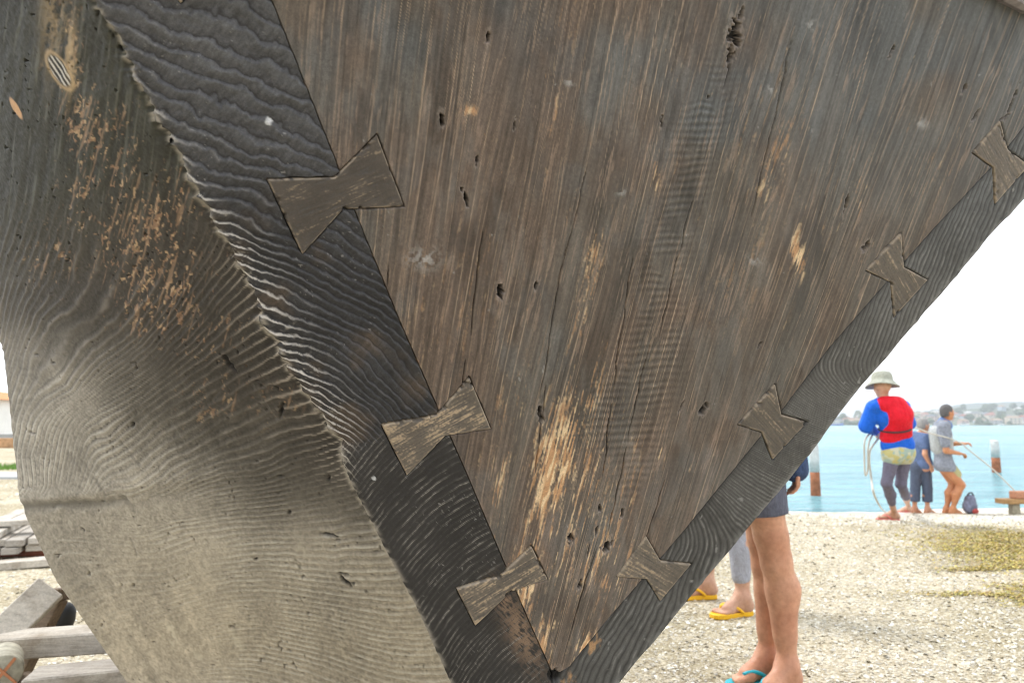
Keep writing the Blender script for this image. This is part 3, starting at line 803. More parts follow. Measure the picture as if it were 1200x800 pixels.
    for (ax, ay, bx, by, w) in [(79, 531, 100, 561, 2.2), (139, 516, 163, 545, 2.), (196, 492, 220, 528, 2.2), (296, 452, 322, 490, 1.8), (140, 580, 163, 602, 3), (110, 560, 130, 590, 1.5), (152, 630, 160, 650, 1.2), (228, 361, 252, 334, 1.6), (203, 400, 226, 372, 1.5), (248, 470, 262, 450, 1.2)]:
        tt = np.clip(((X - ax) * (bx - ax) + (Y - ay) * (by - ay)) / ((bx - ax) ** 2 + (by - ay) ** 2), 0, 1)
        dd = np.hypot(X - ax - tt * (bx - ax), Y - ay - tt * (by - ay)) + (vn(X / 4., Y / 4., 214) - .5) * 1.4
        mk = np.maximum(mk, 1 - ss(w * .4, w * 1.4, dd))
    mk = mk * ss(.2, .55, fbm(X / 6., Y / 6., 2, 236)) * .7
    c = mixc(c, np.array([.09, .085, .078]), mk * .55)
    # pale scrapes low on the turn of the bilge
    scr = ss(.64, .78, .6 * vn((X * .85 - Y * .5 + wx_) / 3.2, (X * .5 + Y * .85 + wy_) / 16., 215) + .4 * vn((X * .7 - Y * .7) / 9., (X + Y) / 24., 235)) * ss(690, 760, Y) * (1 - ss(250, 330, X)) * ss(.4, .6, fbm(X / 30., Y / 30., 2, 217))
    c = mixc(c, np.array([.56, .52, .42]), scr * .7)
    smear = ss(.5, .8, vn((X * .85 - Y * .5) / 9., (X * .5 + Y * .85) / 90., 218)) * ss(600, 700, Y) * (1 - ss(180, 300, X))
    c = c * (1 + .22 * (smear - .4) * ss(600, 680, Y))[..., None]
    pits = ss(.90, .935, vn(X / 3.4, Y / 3.4, 216)) * ss(.48, .62, mid)
    hol = pits * .75
    for (x, y, L, W, a) in [(387, 627, 26, 4.5, -80), (404, 680, 24, 6, -50), (155, 498, 5, 5, 0), (268, 425, 26, 6, -35), (330, 480, 16, 5, 10), (300, 655, 5, 3, 60), (400, 672, 10, 4, -60), (115, 10, 20, 4, 6), (141, 56, 10, 4, -30), (270, 300, 14, 4, 40), (386, 560, 9, 3, 0), (340, 600, 7, 3, 60)]:
        cc_, s_ = math.cos(math.radians(a)), math.sin(math.radians(a))
        dx, dy = X - x, Y - y
        rr = np.hypot((dx * cc_ + dy * s_) / (W / 2), (-dx * s_ + dy * cc_) / (L / 2)) + (fbm(X / 3., Y / 3., 2, 220) - .5) * 1.3
        hol = np.maximum(hol, 1 - ss(.6, 1.0, rr))
    c = mixc(c, BLACK * 1.5, hol)
    # arris chips
    ar = np.exp(-(q / 3.) ** 2) * ss(.42, .64, fbm(Y / 5., X / 12., 2, 221) + .06)
    c = mixc(c, np.array([.40, .365, .31]), ar * .6)
    chip = np.exp(-(q / 30.) ** 2) * ss(250, 330, Y) * (1 - ss(540, 600, Y)) * ss(.5, .68, .6 * l + .4 * fbm(X / 6., Y / 6., 2, 222))
    c = mixc(c, np.array([.42, .37, .32]), np.clip(chip, 0, 1) * .55)
    h = (r - .4) * .0013 * amp + (mid - .5) * (.0016 - .0008 * low) + (fine - .5) * .0005 - .004 * hol - .0012 * mk - .003 * ch + up * (s2 - .5) * .0008
    return c, h
qH = XH[:, :1] - XH
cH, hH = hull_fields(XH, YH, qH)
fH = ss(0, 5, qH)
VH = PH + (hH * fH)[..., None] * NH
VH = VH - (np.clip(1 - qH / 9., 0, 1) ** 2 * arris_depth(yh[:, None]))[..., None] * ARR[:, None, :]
# beyond what faces the camera the planking turns towards the bow
ray = PH[:, -1] - np.array([0, 0, EYE]); ray[:, 2] = 0; ray /= np.linalg.norm(ray, axis=1)[:, None]
BOW = np.stack([np.full(nvH, -1.30), np.full(nvH, 4.2), np.interp(yh, [-70, 535, 956], [1.55, .75, .16])], -1)
extra = []
base = VH[:, -1]
for t in (.02, .06, .12, .22, .36, .5):
    e = base + ray * t + np.array([.05 * t + .22 * t * t, 0, 0])
    extra.append(e)
c3 = extra[-1]
for t in (.25, .5, .75, .9, 1.0):
    e = c3 * (1 - t) + BOW * t
    extra.append(e)
VHf = np.concatenate([VH, np.stack(extra, 1)], 1)
_kc = np.ones(41) / 41.
cm_ = np.stack([np.convolve(np.pad(cH[:, -12:].mean(1)[:, i], 20, mode='edge'), _kc, 'valid') for i in range(3)], -1)
_rr = np.arange(nvH)[:, None]; _cc = np.arange(len(extra))[None]
cx_ = cm_[:, None] * (.72 + .55 * fbm(_rr / 7. + .0 * _cc, _cc * .8 + _rr / 60., 4, 260))[..., None]
cHf = np.concatenate([cH, cx_], 1)
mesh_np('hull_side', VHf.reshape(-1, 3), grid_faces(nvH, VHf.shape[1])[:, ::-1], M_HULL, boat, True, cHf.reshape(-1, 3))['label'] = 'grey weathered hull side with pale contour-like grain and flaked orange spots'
# far side, deck and rail
yr = np.linspace(-70, 956, 60)
E = on_plane(edgeR(yr), yr) - .003 * N_ST
bowr = np.stack([np.full(60, -1.30), np.full(60, 4.2), np.interp(yr, [-70, 535, 956], [1.55, .75, .16])], -1)
cols = []
for t in np.linspace(0, 1, 14):
    out = np.array([.16 * math.sin(math.pi * t), .10 * math.sin(math.pi * t), 0])
    cols.append(E * (1 - t) + bowr * t + out)
VR = np.stack(cols, 1)
crr = np.broadcast_to(np.array([.12, .115, .105]), VR.shape) * (.7 + .6 * fbm(np.arange(60)[:, None] / 3., np.arange(14)[None] * 1.2, 3, 301))[..., None]
mesh_np('hull_side', VR.reshape(-1, 3), grid_faces(60, 14), M_HULL, boat, True, crr.reshape(-1, 3))
lt = VHf[0]; rt = VR[0]
m_ = MB()
nL = 24
lp = np.stack([np.interp(np.linspace(0, 1, nL), np.linspace(0, 1, len(lt)) ** 1.0, lt[:, i]) for i in range(3)], -1)
tl = np.linalg.norm(np.diff(lt, axis=0), axis=1).cumsum(); tl = np.concatenate([[0], tl]) / tl[-1]
lp = np.stack([np.interp(np.linspace(0, 1, nL), tl, lt[:, i]) for i in range(3)], -1)
rp = np.stack([np.interp(np.linspace(0, 1, nL), np.linspace(0, 1, 14), rt[:, i]) for i in range(3)], -1)
dz = np.array([0, 0, -.004])
m_.add(np.concatenate([lp + dz, rp + dz]), [(i, i + 1, nL + i + 1, nL + i) for i in range(nL - 1)])
m_.build('deck', simple('deck_wood', (.16, .14, .12), .7, .3, 20), boat)
# rail along the top of the stern board
mr = MB()
pr_ = [(1310, 66), (1201, 18), (1165, 0), (1080, -36), (1000, -58), (60, -56)]
rail_pts = [on_plane(x, y) + N_ST * .004 for x, y in pr_]
for a, b in zip(rail_pts[:-1], rail_pts[1:]):
    d = b - a; d /= np.linalg.norm(d)
    upv = np.cross(N_ST, d); upv *= np.sign(upv[2])
    mr.beam(a + upv * .045 - N_ST * .012, b + upv * .045 - N_ST * .012, .05, .09, up=upv, bev=.006)
mr.build('rail', simple('rail_wood', (.20, .175, .18), .55, .3, 60, bump=.3), boat)
# tie bolt hole block is part of the boards; blocks under the keel
# ================================================================== light and sky
SUN_EL, SUN_AZ = math.radians(58), math.radians(-48)   # azimuth measured from +Y towards +X
w = bpy.data.worlds.new('World'); S.world = w; w.use_nodes = True
nt = w.node_tree
bg = nt.nodes['Background']
sky = nt.nodes.new('ShaderNodeTexSky'); sky.sky_type = 'NISHITA'; sky.sun_disc = False
sky.sun_elevation = SUN_EL; sky.sun_rotation = SUN_AZ
sky.air_density = 1.0; sky.dust_density = 4.0; sky.ozone_density = 1.0
# thin bright overcast: most of the sky's colour is whitened by cloud
mx = nt.nodes.new('ShaderNodeMix'); mx.data_type = 'RGBA'
tcw = nt.nodes.new('ShaderNodeTexCoord')
nz = nt.nodes.new('ShaderNodeTexNoise'); nz.inputs['Scale'].default_value = 2.2; nz.inputs['Detail'].default_value = 5
mpw = nt.nodes.new('ShaderNodeMapping'); mpw.inputs['Scale'].default_value = (1, 1, 2.5)
nt.links.new(tcw.outputs['Generated'], mpw.inputs['Vector']); nt.links.new(mpw.outputs['Vector'], nz.inputs['Vector'])
rw = nt.nodes.new('ShaderNodeValToRGB')
rw.color_ramp.elements[0].position = .35; rw.color_ramp.elements[0].color = (7.5, 7.9, 8.3, 1)
rw.color_ramp.elements[1].position = .7; rw.color_ramp.elements[1].color = (11.5, 11.7, 11.9, 1)
nt.links.new(nz.outputs['Fac'], rw.inputs['Fac'])
mx.inputs[0].default_value = .86
nt.links.new(sky.outputs['Color'], mx.inputs[6]); nt.links.new(rw.outputs['Color'], mx.inputs[7])
nt.links.new(mx.outputs[2], bg.inputs['Color'])
bg.inputs['Strength'].default_value = .10
sl = bpy.data.lights.new('sun', 'SUN'); sl.energy = 1.3; sl.angle = math.radians(13); sl.color = (1.0, .965, .92)
so = bpy.data.objects.new('sun', sl); COL.objects.link(so)
sdir = np.array([math.sin(SUN_AZ) * math.cos(SUN_EL), math.cos(SUN_AZ) * math.cos(SUN_EL), math.sin(SUN_EL)])
import mathutils
so.rotation_euler = mathutils.Vector(sdir).to_track_quat('Z', 'Y').to_euler()
so.location = (-4, 6, 9)
S.view_settings.view_transform = 'Standard'; S.view_settings.look = 'None'
S.view_settings.exposure = 1.1; S.view_settings.gamma = 1.0
S.cycles.volume_bounces = 0 if hasattr(S, 'cycles') else 0
S.cycles.max_bounces = 7; S.cycles.diffuse_bounces = 4; S.cycles.glossy_bounces = 3
S.cycles.use_denoising = True
S.cycles.filter_width = 1.0
S.cycles.volume_step_rate = 4.0

# ================================================================== ground
def ground(x, y):
    x = np.asarray(x, float); y = np.asarray(y, float)
    m = ss(-.30, .02, x / np.maximum(y, .5))
    e = 8.0 + .5 * np.sin(x * .7 + .5) - .06 * (x - 4)
    t = np.maximum(0, y - e)
    d = np.minimum(.088 * t * t / (t + .35), 1.7)
    return -d * m
def ground_n(x, y):
    return ground(x, y) + (fbm(x * 1.3, y * 1.3, 3, 401) - .5) * .05 * ss(1.2, 3, np.hypot(x, y - .5)) + (fbm(x * 9, y * 9, 3, 402) - .5) * .016
WATER = -.55

def axis(parts):
    out = []
    for a, b, st in parts: out.append(np.arange(a, b, st))
    return np.unique(np.concatenate(out + [[parts[-1][1]]]))
gx = axis([(-900, -100, 60), (-100, -20, 6), (-20, -5, .8), (-5, 9, .055), (9, 30, 1.0), (30, 120, 9), (120, 900, 60)])
gy = axis([(-200, -20, 20), (-20, -1, 1.0), (-1, 2, .2), (2, 10, .045), (10, 17, .09), (17, 60, 2.0), (60, 200, 14), (200, 420, 40)])
GX, GY = np.meshgrid(gx, gy)
GZ = ground_n(GX, GY)
GZ = np.where((GY > 60) & (GX > -400), GZ - 0, GZ)
GZ = GZ - 2.2 * ss(90, 160, GY)
t = NT('shell_beach')
v = t.coords('Object')
n_big = t.noise(v, .9, 4); n_mid = t.noise(v, 9, 5, .7); n_fin = t.noise(v, 70, 4, .7)
vo = t.n('ShaderNodeTexVoronoi', Scale=62.0); t.l(v, vo.inputs['Vector'])
vo2 = t.n('ShaderNodeTexVoronoi', Scale=24.0); t.l(v, vo2.inputs['Vector'])
c = t.ramp(n_mid, [(.3, (.34, .295, .20)), (.5, (.48, .425, .305)), (.72, (.60, .545, .405))])
bwv = t.n('ShaderNodeRGBToBW'); t.l(vo.outputs['Color'], bwv.inputs['Color'])
c = t.mix(c, t.ramp(bwv.outputs['Val'], [(.15, (.24, .20, .14)), (.5, (.47, .42, .32)), (.85, (.76, .73, .64))]), .55)
c = t.mix(c, t.ramp(n_big, [(.38, (.80, .77, .68)), (.62, (1.08, 1.06, 1.04))]), 1.0, 'MULTIPLY')
c = t.mix(c, t.ramp(n_fin, [(.3, (.72, .70, .66)), (.65, (1.12, 1.12, 1.12))]), 1.0, 'MULTIPLY')
# a bleached band of clean shell along the water's edge
sx_ = t.n('ShaderNodeSeparateXYZ'); t.l(v, sx_.inputs['Vector'])
mr_ = t.n('ShaderNodeMapRange'); mr_.inputs['From Min'].default_value = -.08; mr_.inputs['From Max'].default_value = -.30
t.l(sx_.outputs['Z'], mr_.inputs['Value'])
mm = t.n('ShaderNodeMath', operation='MULTIPLY'); t.l(mr_.outputs['Result'], mm.inputs[0])
t.l(t.ramp(n_big, [(.35, (.25,) * 3), (.6, (1,) * 3)]), mm.inputs[1])
c = t.mix(c, (.68, .66, .60), mm.outputs['Value'])
t.col(c); t.set(Roughness=.8); t.b.inputs['Specular IOR Level'].default_value = .25
hm = t.n('ShaderNodeMath', operation='ADD'); t.l(n_fin, hm.inputs[0]); t.l(vo.outputs['Distance'], hm.inputs[1])
t.bump(hm.outputs['Value'], .8, .012)
bo = mesh_np('beach', np.stack([GX, GY, GZ], -1).reshape(-1, 3), grid_faces(len(gy), len(gx))[:, ::-1], t.m)
tag(bo, kind='structure')

# scattered broken shells
def flakes(name, n, xr, yr, size, seed, cols, mat):
    r = np.random.default_rng(seed)
    y = yr[0] * (yr[1] / yr[0]) ** r.random(n)
    x = (xr[0] + (xr[1] - xr[0]) * r.random(n)) * y
    z = ground_n(x, y)
    k = (z > WATER + .01)
    x, y, z = x[k], y[k], z[k]; n = len(x)
    s = size[0] * (size[1] / size[0]) ** (r.random(n) ** 1.7) * (.6 + .12 * y)
    a = r.random(n) * 6.28; tilt = r.normal(0, .35, n); tdir = r.random(n) * 6.28
    m = 6
    ang = np.arange(m) * 2 * np.pi / m
    rad = .65 + .5 * r.random((n, m))
    lx = np.cos(ang)[None] * rad * s[:, None]; ly = np.sin(ang)[None] * rad * s[:, None] * (.5 + .5 * r.random(n))[:, None]
    wx = lx * np.cos(a)[:, None] - ly * np.sin(a)[:, None]; wy = lx * np.sin(a)[:, None] + ly * np.cos(a)[:, None]
    wz = (wx * np.cos(tdir)[:, None] + wy * np.sin(tdir)[:, None]) * np.tan(np.clip(tilt, -.8, .8))[:, None]
    ringv = np.stack([x[:, None] + wx, y[:, None] + wy, z[:, None] + wz + .002], -1)
    top = np.stack([x, y, z + .002 + s * (.18 + .3 * r.random(n))], -1)[:, None]
    V = np.concatenate([ringv, top], 1)
    idx = np.arange(n)[:, None] * (m + 1)
    F = np.concatenate([np.stack([idx[:, 0] + j, idx[:, 0] + (j + 1) % m, idx[:, 0] + m], -1) for j in range(m)])
    ci = r.integers(0, len(cols), n)
    cc = np.repeat(np.asarray(cols)[ci][:, None] * (.75 + .4 * r.random((n, 1, 1))), m + 1, 1)
    return mesh_np(name, V.reshape(-1, 3), F, mat, None, False, np.clip(cc, 0, .85).reshape(-1, 3))
M_SHELL = tint_mat('shell', .55, .4, grit=.12, gscale=300, bstr=.1)
cols = [(.80, .78, .70), (.68, .63, .50), (.60, .54, .42), (.62, .57, .45), (.52, .47, .36), (.42, .37, .28), (.60, .57, .50), (.50, .47, .40)]
tag(flakes('shells', 64000, (.06, .74), (1.9, 12.5), (.003, .0135), 11, cols, M_SHELL), kind='stuff')
tag(flakes('shells', 9000, (-.75, -.28), (2.0, 14), (.004, .02), 12, cols, M_SHELL), kind='stuff')

# seaweed washed up on the right
def weed(spots, n, seed):
    r = np.random.default_rng(seed)
    V = []; C = []
    for (cx, cy, rx, ry, k) in spots:
        m = int(n * k)
        x = cx + r.normal(0, rx, m); y = cy + r.normal(0, ry, m)
        keep = .6 * fbm(x * 3.1, y * 4.1, 4, 55) + .7 * r.random(m) > .62
        x, y = x[keep], y[keep]; m = len(x)
        z = ground_n(x, y)
        L = .012 + .03 * r.random(m); W = .002 + .005 * r.random(m); a = r.normal(0, .8, m); el = r.random(m) * .5
        dx, dy, dz = np.cos(a) * np.cos(el), np.sin(a) * np.cos(el), np.sin(el)
        px, py = -np.sin(a), np.cos(a)
        b0 = np.stack([x, y, z + .003 + .012 * r.random(m)], -1); d = np.stack([dx, dy, dz], -1) * L[:, None]; p = np.stack([px, py, 0 * px], -1) * W[:, None]
        V.append(np.stack([b0 - p, b0 + p, b0 + d * .6 + p * .8, b0 + d * np.array([1, 1, .3]) * 1.0, b0 + d * .6 - p * .8], 1))
        cols = np.array([(.46, .38, .10), (.50, .40, .10), (.38, .35, .10), (.44, .31, .13), (.40, .33, .20)])
        C.append(np.repeat(cols[r.integers(0, 5, m)][:, None] * (.7 + .6 * r.random((m, 1, 1))), 5, 1))
    V = np.concatenate(V); C = np.concatenate(C); n = len(V)
    F = np.arange(n * 5).reshape(n, 5)
    return mesh_np('seaweed', V.reshape(-1, 3), F, tint_mat('seaweed', .5, .4, gscale=120), None, False, C.reshape(-1, 3))
tag(weed([(4.60, 6.70, .42, .46, 1.6), (4.35, 6.05, .42, .44, 1.6), (4.05, 5.65, .26, .18, .6), (3.25, 4.55, .16, .10, .35), (3.55, 4.9, .2, .1, .3), (3.55, 5.55, .22, .035, .14), (3.0, 4.72, .25, .03, .10), (3.9, 6.3, .15, .06, .12)], 14000, 5), kind='stuff')

# ================================================================== sea
t = NT('sea_water')
v = t.coords('Object', (.55, 1.6, 1)); v2 = t.coords('Object', (.02, .12, 1))
n1 = t.noise(v, 1.6, 5, .62); v3 = t.coords('Object', (.16, .75, 1)); n3 = t.noise(v3, 1.4, 5, .6); nb = t.noise(v2, 1.0, 4, .6)
cw = t.ramp(nb, [(.35, (.085, .32, .39)), (.62, (.20, .48, .54))])
t.col(t.mix(cw, t.ramp(n3, [(.36, (.72, .82, .84)), (.5, (1, 1, 1)), (.66, (1.3, 1.18, 1.14))]), 1.0, 'MULTIPLY'))
t.set(Roughness=.2); t.b.inputs['Specular IOR Level'].default_value = .5
t.bump(n1, 1.0, .9)
sxs = axis([(-4500, -300, 700), (-300, 300, 60), (300, 4501, 700)]); sys_ = axis([(-300, 0, 100), (0, 60, 6), (60, 400, 40), (400, 4800, 400)])
SXg, SYg = np.meshgrid(sxs, sys_)
so_ = mesh_np('sea', np.stack([SXg, SYg, 0 * SXg + WATER], -1).reshape(-1, 3), grid_faces(len(sys_), len(sxs))[:, ::-1], t.m)
tag(so_, kind='structure')

# ================================================================== far shore
def hill_mesh(name, y0, depth, profile, seed, col, amp):
    xs = np.linspace(-2600, 2600, 220); ts = np.linspace(0, 1, 26)
    Xh, Th = np.meshgrid(xs, ts)
    hgt = np.interp(Xh / (y0 + depth * .5), [p[0] for p in profile], [p[1] for p in profile])
    Z = -2 + (hgt + 2) * np.sin(np.clip(Th * 1.25, 0, 1) * np.pi / 2) * (1 - .35 * ss(.75, 1, Th)) + (fbm(Xh / 160., Th * 5, 4, seed) - .5) * amp * np.minimum(Th * 3, 1)
    Y = y0 + depth * Th + 40 * (fbm(Xh / 300., Th * 0, 2, seed + 3) - .5)
    o = mesh_np(name, np.stack([Xh, Y, Z], -1).reshape(-1, 3), grid_faces(26, 220)[:, ::-1], simple(name + '_grass', col, .9, .35, .012), None)
    tag(o, kind='structure'); return o
hill_mesh('hill', 980, 520, [(-3, 18), (-.7, 18), (-.3, 6), (.3, 7), (.45, 9), (.52, 14), (.58, 20), (.62, 18), (.70, 30), (.9, 34), (3, 30)], 31, (.10, .13, .075), 7)
hill_mesh('hill', 1650, 700, [(-3, 40), (-.6, 40), (-.3, 12), (.3, 12), (.45, 15), (.52, 22), (.55, 27), (.575, 33), (.60, 30), (.62, 42), (.64, 46), (.655, 58), (.67, 62), (.69, 67), (.74, 60), (.9, 80), (3, 70)], 37, (.085, .12, .08), 14)

def hill_z(x, y):
    prof = [(-3, 18), (-.7, 18), (-.3, 6), (.3, 7), (.45, 9), (.52, 14), (.58, 20), (.62, 18), (.70, 30), (.9, 34), (3, 30)]
    hg = np.interp(x / (980 + 260), [p[0] for p in prof], [p[1] for p in prof])
    th = np.clip((y - 985) / 520., 0, 1)
    return -2 + (hg + 2) * math.sin(min(1, th * 1.25) * math.pi / 2)

WALLS = [simple('render_' + n, c, .8, .08, 1.0) for n, c in (('white', (.72, .71, .68)), ('cream', (.62, .56, .45)), ('grey', (.40, .41, .42)), ('pink', (.58, .44, .38)), ('blue', (.42, .50, .56)))]
ROOFS = [simple('roof_' + n, c, .8, .15, 1.0) for n, c in (('red', (.30, .12, .075)), ('slate', (.15, .16, .18)), ('tan', (.36, .27, .19)), ('pale', (.48, .48, .47)))]
M_GLASS = simple('window_glass', (.05, .07, .09), .15, .1, 2, .6)
r_ = np.random.default_rng(21)
wall_words = ['white', 'cream', 'grey', 'pinkish', 'pale blue']; roof_words = ['red', 'dark grey', 'tan', 'pale']
def house(x, y, z, wd, dp, ht, rz, wi, ri, label):
    root = empty('house', (x, y, z), rz)
    tag(root, label, 'house', 'houses along the far shore')
    m = MB(); m.box((0, 0, ht / 2), (wd, dp, ht)); m.build('wall', WALLS[wi], root)
    m = MB(); o_ = .5; rh = wd * .0 + dp * .32
    m.add([(-wd / 2 - o_, -dp / 2 - o_, ht), (wd / 2 + o_, -dp / 2 - o_, ht), (wd / 2 + o_, dp / 2 + o_, ht), (-wd / 2 - o_, dp / 2 + o_, ht), (-wd / 2 + dp * .25, 0, ht + rh), (wd / 2 - dp * .25, 0, ht + rh)],
          [(0, 1, 5, 4), (2, 3, 4, 5), (1, 2, 5), (3, 0, 4), (3, 2, 1, 0)])
    m.build('roof', ROOFS[ri], root)
    for fl in range(int(ht // 3)):
        nW = max(2, int(wd // 4.5))
        for i in range(nW):
            m = MB(); m.box((-wd / 2 + (i + .5) * wd / nW, -dp / 2 - .02, 1.6 + 3 * fl), (1.7, .12, 1.4)); m.build('window', M_GLASS, root)
    return root
n_h = 0
for i in range(64):
    u = .36 + .40 * ((i * .618034) % 1.0)
    row = i % 4
    y = 1010 + row * 70 + r_.random() * 50
    x = u * y
    z = float(hill_z(x, y)) - .6
    wd = 9 + 9 * r_.random(); fl = 1 + int(r_.random() < .65) + int(r_.random() < .25)
    wi = int(r_.choice(5, p=[.42, .24, .14, .1, .1])); ri = int(r_.choice(4, p=[.3, .3, .25, .15]))
    house(x, y, z, wd, 8 + 2 * r_.random(), 3.1 * fl, r_.normal(0, .35), wi, ri,
          '%s house with a %s roof on the hazy far shore' % (wall_words[wi], roof_words[ri]))

def crowns(name, pts, mat):
    """irregular leafy clumps merged into one far-off wood"""
    V = []; F = []; n = 0
    base_v = []
    for la in range(1, 5):
        for lo in range(8):
            th = math.pi * la / 5; ph = 2 * math.pi * (lo + .5 * (la % 2)) / 8
            base_v.append((math.sin(th) * math.cos(ph), math.sin(th) * math.sin(ph), math.cos(th)))
    base_v.append((0, 0, 1)); base_v.append((0, 0, -1))
    bf = []
    for la in range(3):
        for lo in range(8):
            a, b = la * 8 + lo, la * 8 + (lo + 1) % 8
            bf.append((a, a + 8, b + 8, b))
    for lo in range(8):
        bf.append((32, lo, (lo + 1) % 8)); bf.append((33, 24 + (lo + 1) % 8, 24 + lo))
    bv = np.array(base_v)
    for (x, y, z, s, h) in pts:
        vv = bv * np.array([s, s, h]) * (1 + r_.normal(0, .2, (len(bv), 1))) + np.array([x, y, z + h * .6])
        V.append(vv); F += [tuple(n + i for i in f) for f in bf]; n += len(bv)
    o = mesh_np(name, np.concatenate(V), F, mat, None, False)
    return tag(o, kind='stuff')
pts = []
for i in range(420):
    u = -.1 + .95 * r_.random(); y = 1000 + 420 * r_.random() ** 1.3; x = u * y
    s = 3 + 4.5 * r_.random()
    pts.append((x, y, float(hill_z(x, y)) - 1, s, s * (.7 + .6 * r_.random())))
crowns('woodland', pts, simple('far_foliage', (.075, .105, .05), .9, .4, .2))

# boats moored off the far shore
def far_boat(x, y, L, col, label, rz=0):
    root = empty('motor_boat', (x, y, WATER), rz); tag(root, label, 'boat', 'boats off the far shore')
    m = MB(); hw = L * .16
    sec = [(-.5, .9, .0), (-.2, 1.0, 0), (.2, .9, .02), (.42, .45, .06), (.5, .02, .09)]
    vs = []
    for (a, b, dz_) in sec:
        vs += [(a * L, -b * hw, L * (.11 + dz_)), (a * L, -b * hw * .6, -.1), (a * L, b * hw * .6, -.1), (a * L, b * hw, L * (.11 + dz_))]
    fs = []
    for i in range(4):
        for j in range(3): fs.append((i * 4 + j, i * 4 + j + 1, i * 4 + j + 5, i * 4 + j + 4))
        fs.append((i * 4 + 3, i * 4, i * 4 + 4, i * 4 + 7))
    fs += [(0, 3, 2, 1)]
    m.add(vs, fs); m.build('hull', col, root)
    m = MB(); m.box((-.05 * L, 0, L * .18), (L * .38, hw * 1.4, L * .14), bev=.1); m.build('cabin', WALLS[0], root)
    m = MB(); m.box((-.05 * L, 0, L * .20), (L * .385, hw * 1.42, L * .05)); m.build('window', M_GLASS, root)
M_BLUE = simple('blue_paint', (.03, .12, .45), .4, .1, 1)
far_boat(.435 * 930, 930, 17, M_BLUE, 'blue boat moored off the far shore just right of the dark boat', .1)
far_boat(.605 * 900, 900, 14, WALLS[0], 'white boat moored off the far shore right of the man in grey', 0)
far_boat(.655 * 960, 960, 11, WALLS[0], 'small white boat moored near the right edge of the far shore', .3)

# ================================================================== mooring posts
M_PILE = simple('bleached_timber', (.52, .52, .50), .8, .25, 6, bump=.4)
M_RUST = simple('tide_stain', (.30, .115, .055), .85, .4, 9, bump=.4)
def pile(px, pw, py, ytop, ybase_col, r, label):
    d = (EYE - WATER) * FPX / (pw - 497.0)
    p = P(px, pw, d); zt = float(P(px, ytop, d)[2]); zm = float(P(px, ybase_col, d)[2])
    root = empty('mooring_post', (float(p[0]), float(p[1]), WATER)); tag(root, label, 'post', 'mooring posts standing in the water')
    m = MB(); h = zt - WATER; hm_ = zm - WATER
    m.tube([(0, 0, hm_ - .004), (.004, 0, (h + hm_) / 2), (.0, .004, h - .03), (0, 0, h)], [r, r * .98, r * .97, r * .86], 18); m.build('post_shaft', M_PILE, root, True)
    m = MB(); m.tube([(0, 0, -.9), (0, 0, 0), (0, 0, hm_ * .6), (0, 0, hm_)], [r * 1.04, r * 1.05, r * 1.02, r * 1.0], 18); m.build('stained_foot', M_RUST, root, True)
pile(956, 580, 0, 520, 553, .105, 'nearer round mooring post with a rusty foot, beside the dark boat')
pile(1168, 553, 0, 516, 536, .13, 'farther pale mooring post with a rusty foot, right of the man in grey')
# ================================================================== boatyard on the left
M_PLANK = wood('grey_plank', (.36, .33, .29))
M_PALE = wood('pale_plank', (.52, .48, .42), var=.2)
M_BROWN = wood('brown_timber', (.24, .185, .135))
M_REDW = simple('red_bearer', (.25, .085, .05), .7, .3, 14)
# far house with an orange roof
root = empty('house', (-31.5, 43.0, 0)); tag(root, 'white house with an orange tiled roof at the far left beyond the yard', 'house')
m = MB(); m.box((0, 0, 1.45), (6.6, 6.5, 1.9)); m.build('wall', simple('white_render', (.82, .82, .80), .8, .05, 2), root)
m = MB(); m.box((0, 0, .25), (6.7, 6.6, .5)); m.build('plinth', simple('concrete', (.36, .36, .35), .9, .15, 3), root)
m = MB(); m.add([(-3.7, -3.6, 2.4), (3.7, -3.6, 2.4), (3.7, 3.6, 2.4), (-3.7, 3.6, 2.4), (-.4, -.6, 3.25), (-.4, .6, 3.25)], [(0, 1, 4), (1, 2, 5, 4), (2, 3, 5), (3, 0, 4, 5), (3, 2, 1, 0)])
m.build('roof', simple('orange_tile', (.52, .22, .08), .8, .2, 4), root)
for wx in (-1.8, .9):
    m = MB(); m.box((wx, -3.26, 1.6), (1.1, .06, .9)); m.build('window', M_GLASS, root)
m = MB(); m.box((2.4, -3.28, 1.15), (.9, .06, 1.3)); m.build('door', M_BROWN, root)
# road and grass verge
m = MB(); m.box((-30, 15.2, .022), (46, 1.5, .05)); o = m.build('road', simple('pale_asphalt', (.40, .41, .42), .9, .12, 4)); tag(o, kind='structure')
rr = np.random.default_rng(3); n = 9000
gx_ = -30 + 22 * rr.random(n) + 4; gy_ = 17.3 + 1.5 * rr.random(n)
hh = .06 + .10 * rr.random(n); aa = rr.random(n) * 6.28
b0 = np.stack([gx_, gy_, ground_n(gx_, gy_)], -1); pw_ = np.stack([np.cos(aa), np.sin(aa), 0 * aa], -1) * .014
tp = b0 + np.stack([rr.normal(0, .03, n), rr.normal(0, .03, n), hh], -1)
GV = np.stack([b0 - pw_, b0 + pw_, tp], 1).reshape(-1, 3)
tag(mesh_np('grass', GV, np.arange(n * 3).reshape(n, 3), simple('verge_grass', (.13, .26, .045), .7, .35, 3), None, False), kind='stuff')
# low brick kerb wall in front of the house
m = MB(); m.box((-27, 33.5, .22), (14, .25, .44), bev=.02); o = m.build('wall', simple('ochre_brick', (.42, .25, .13), .85, .35, 6)); tag(o, 'low ochre wall in front of the white house', 'wall')

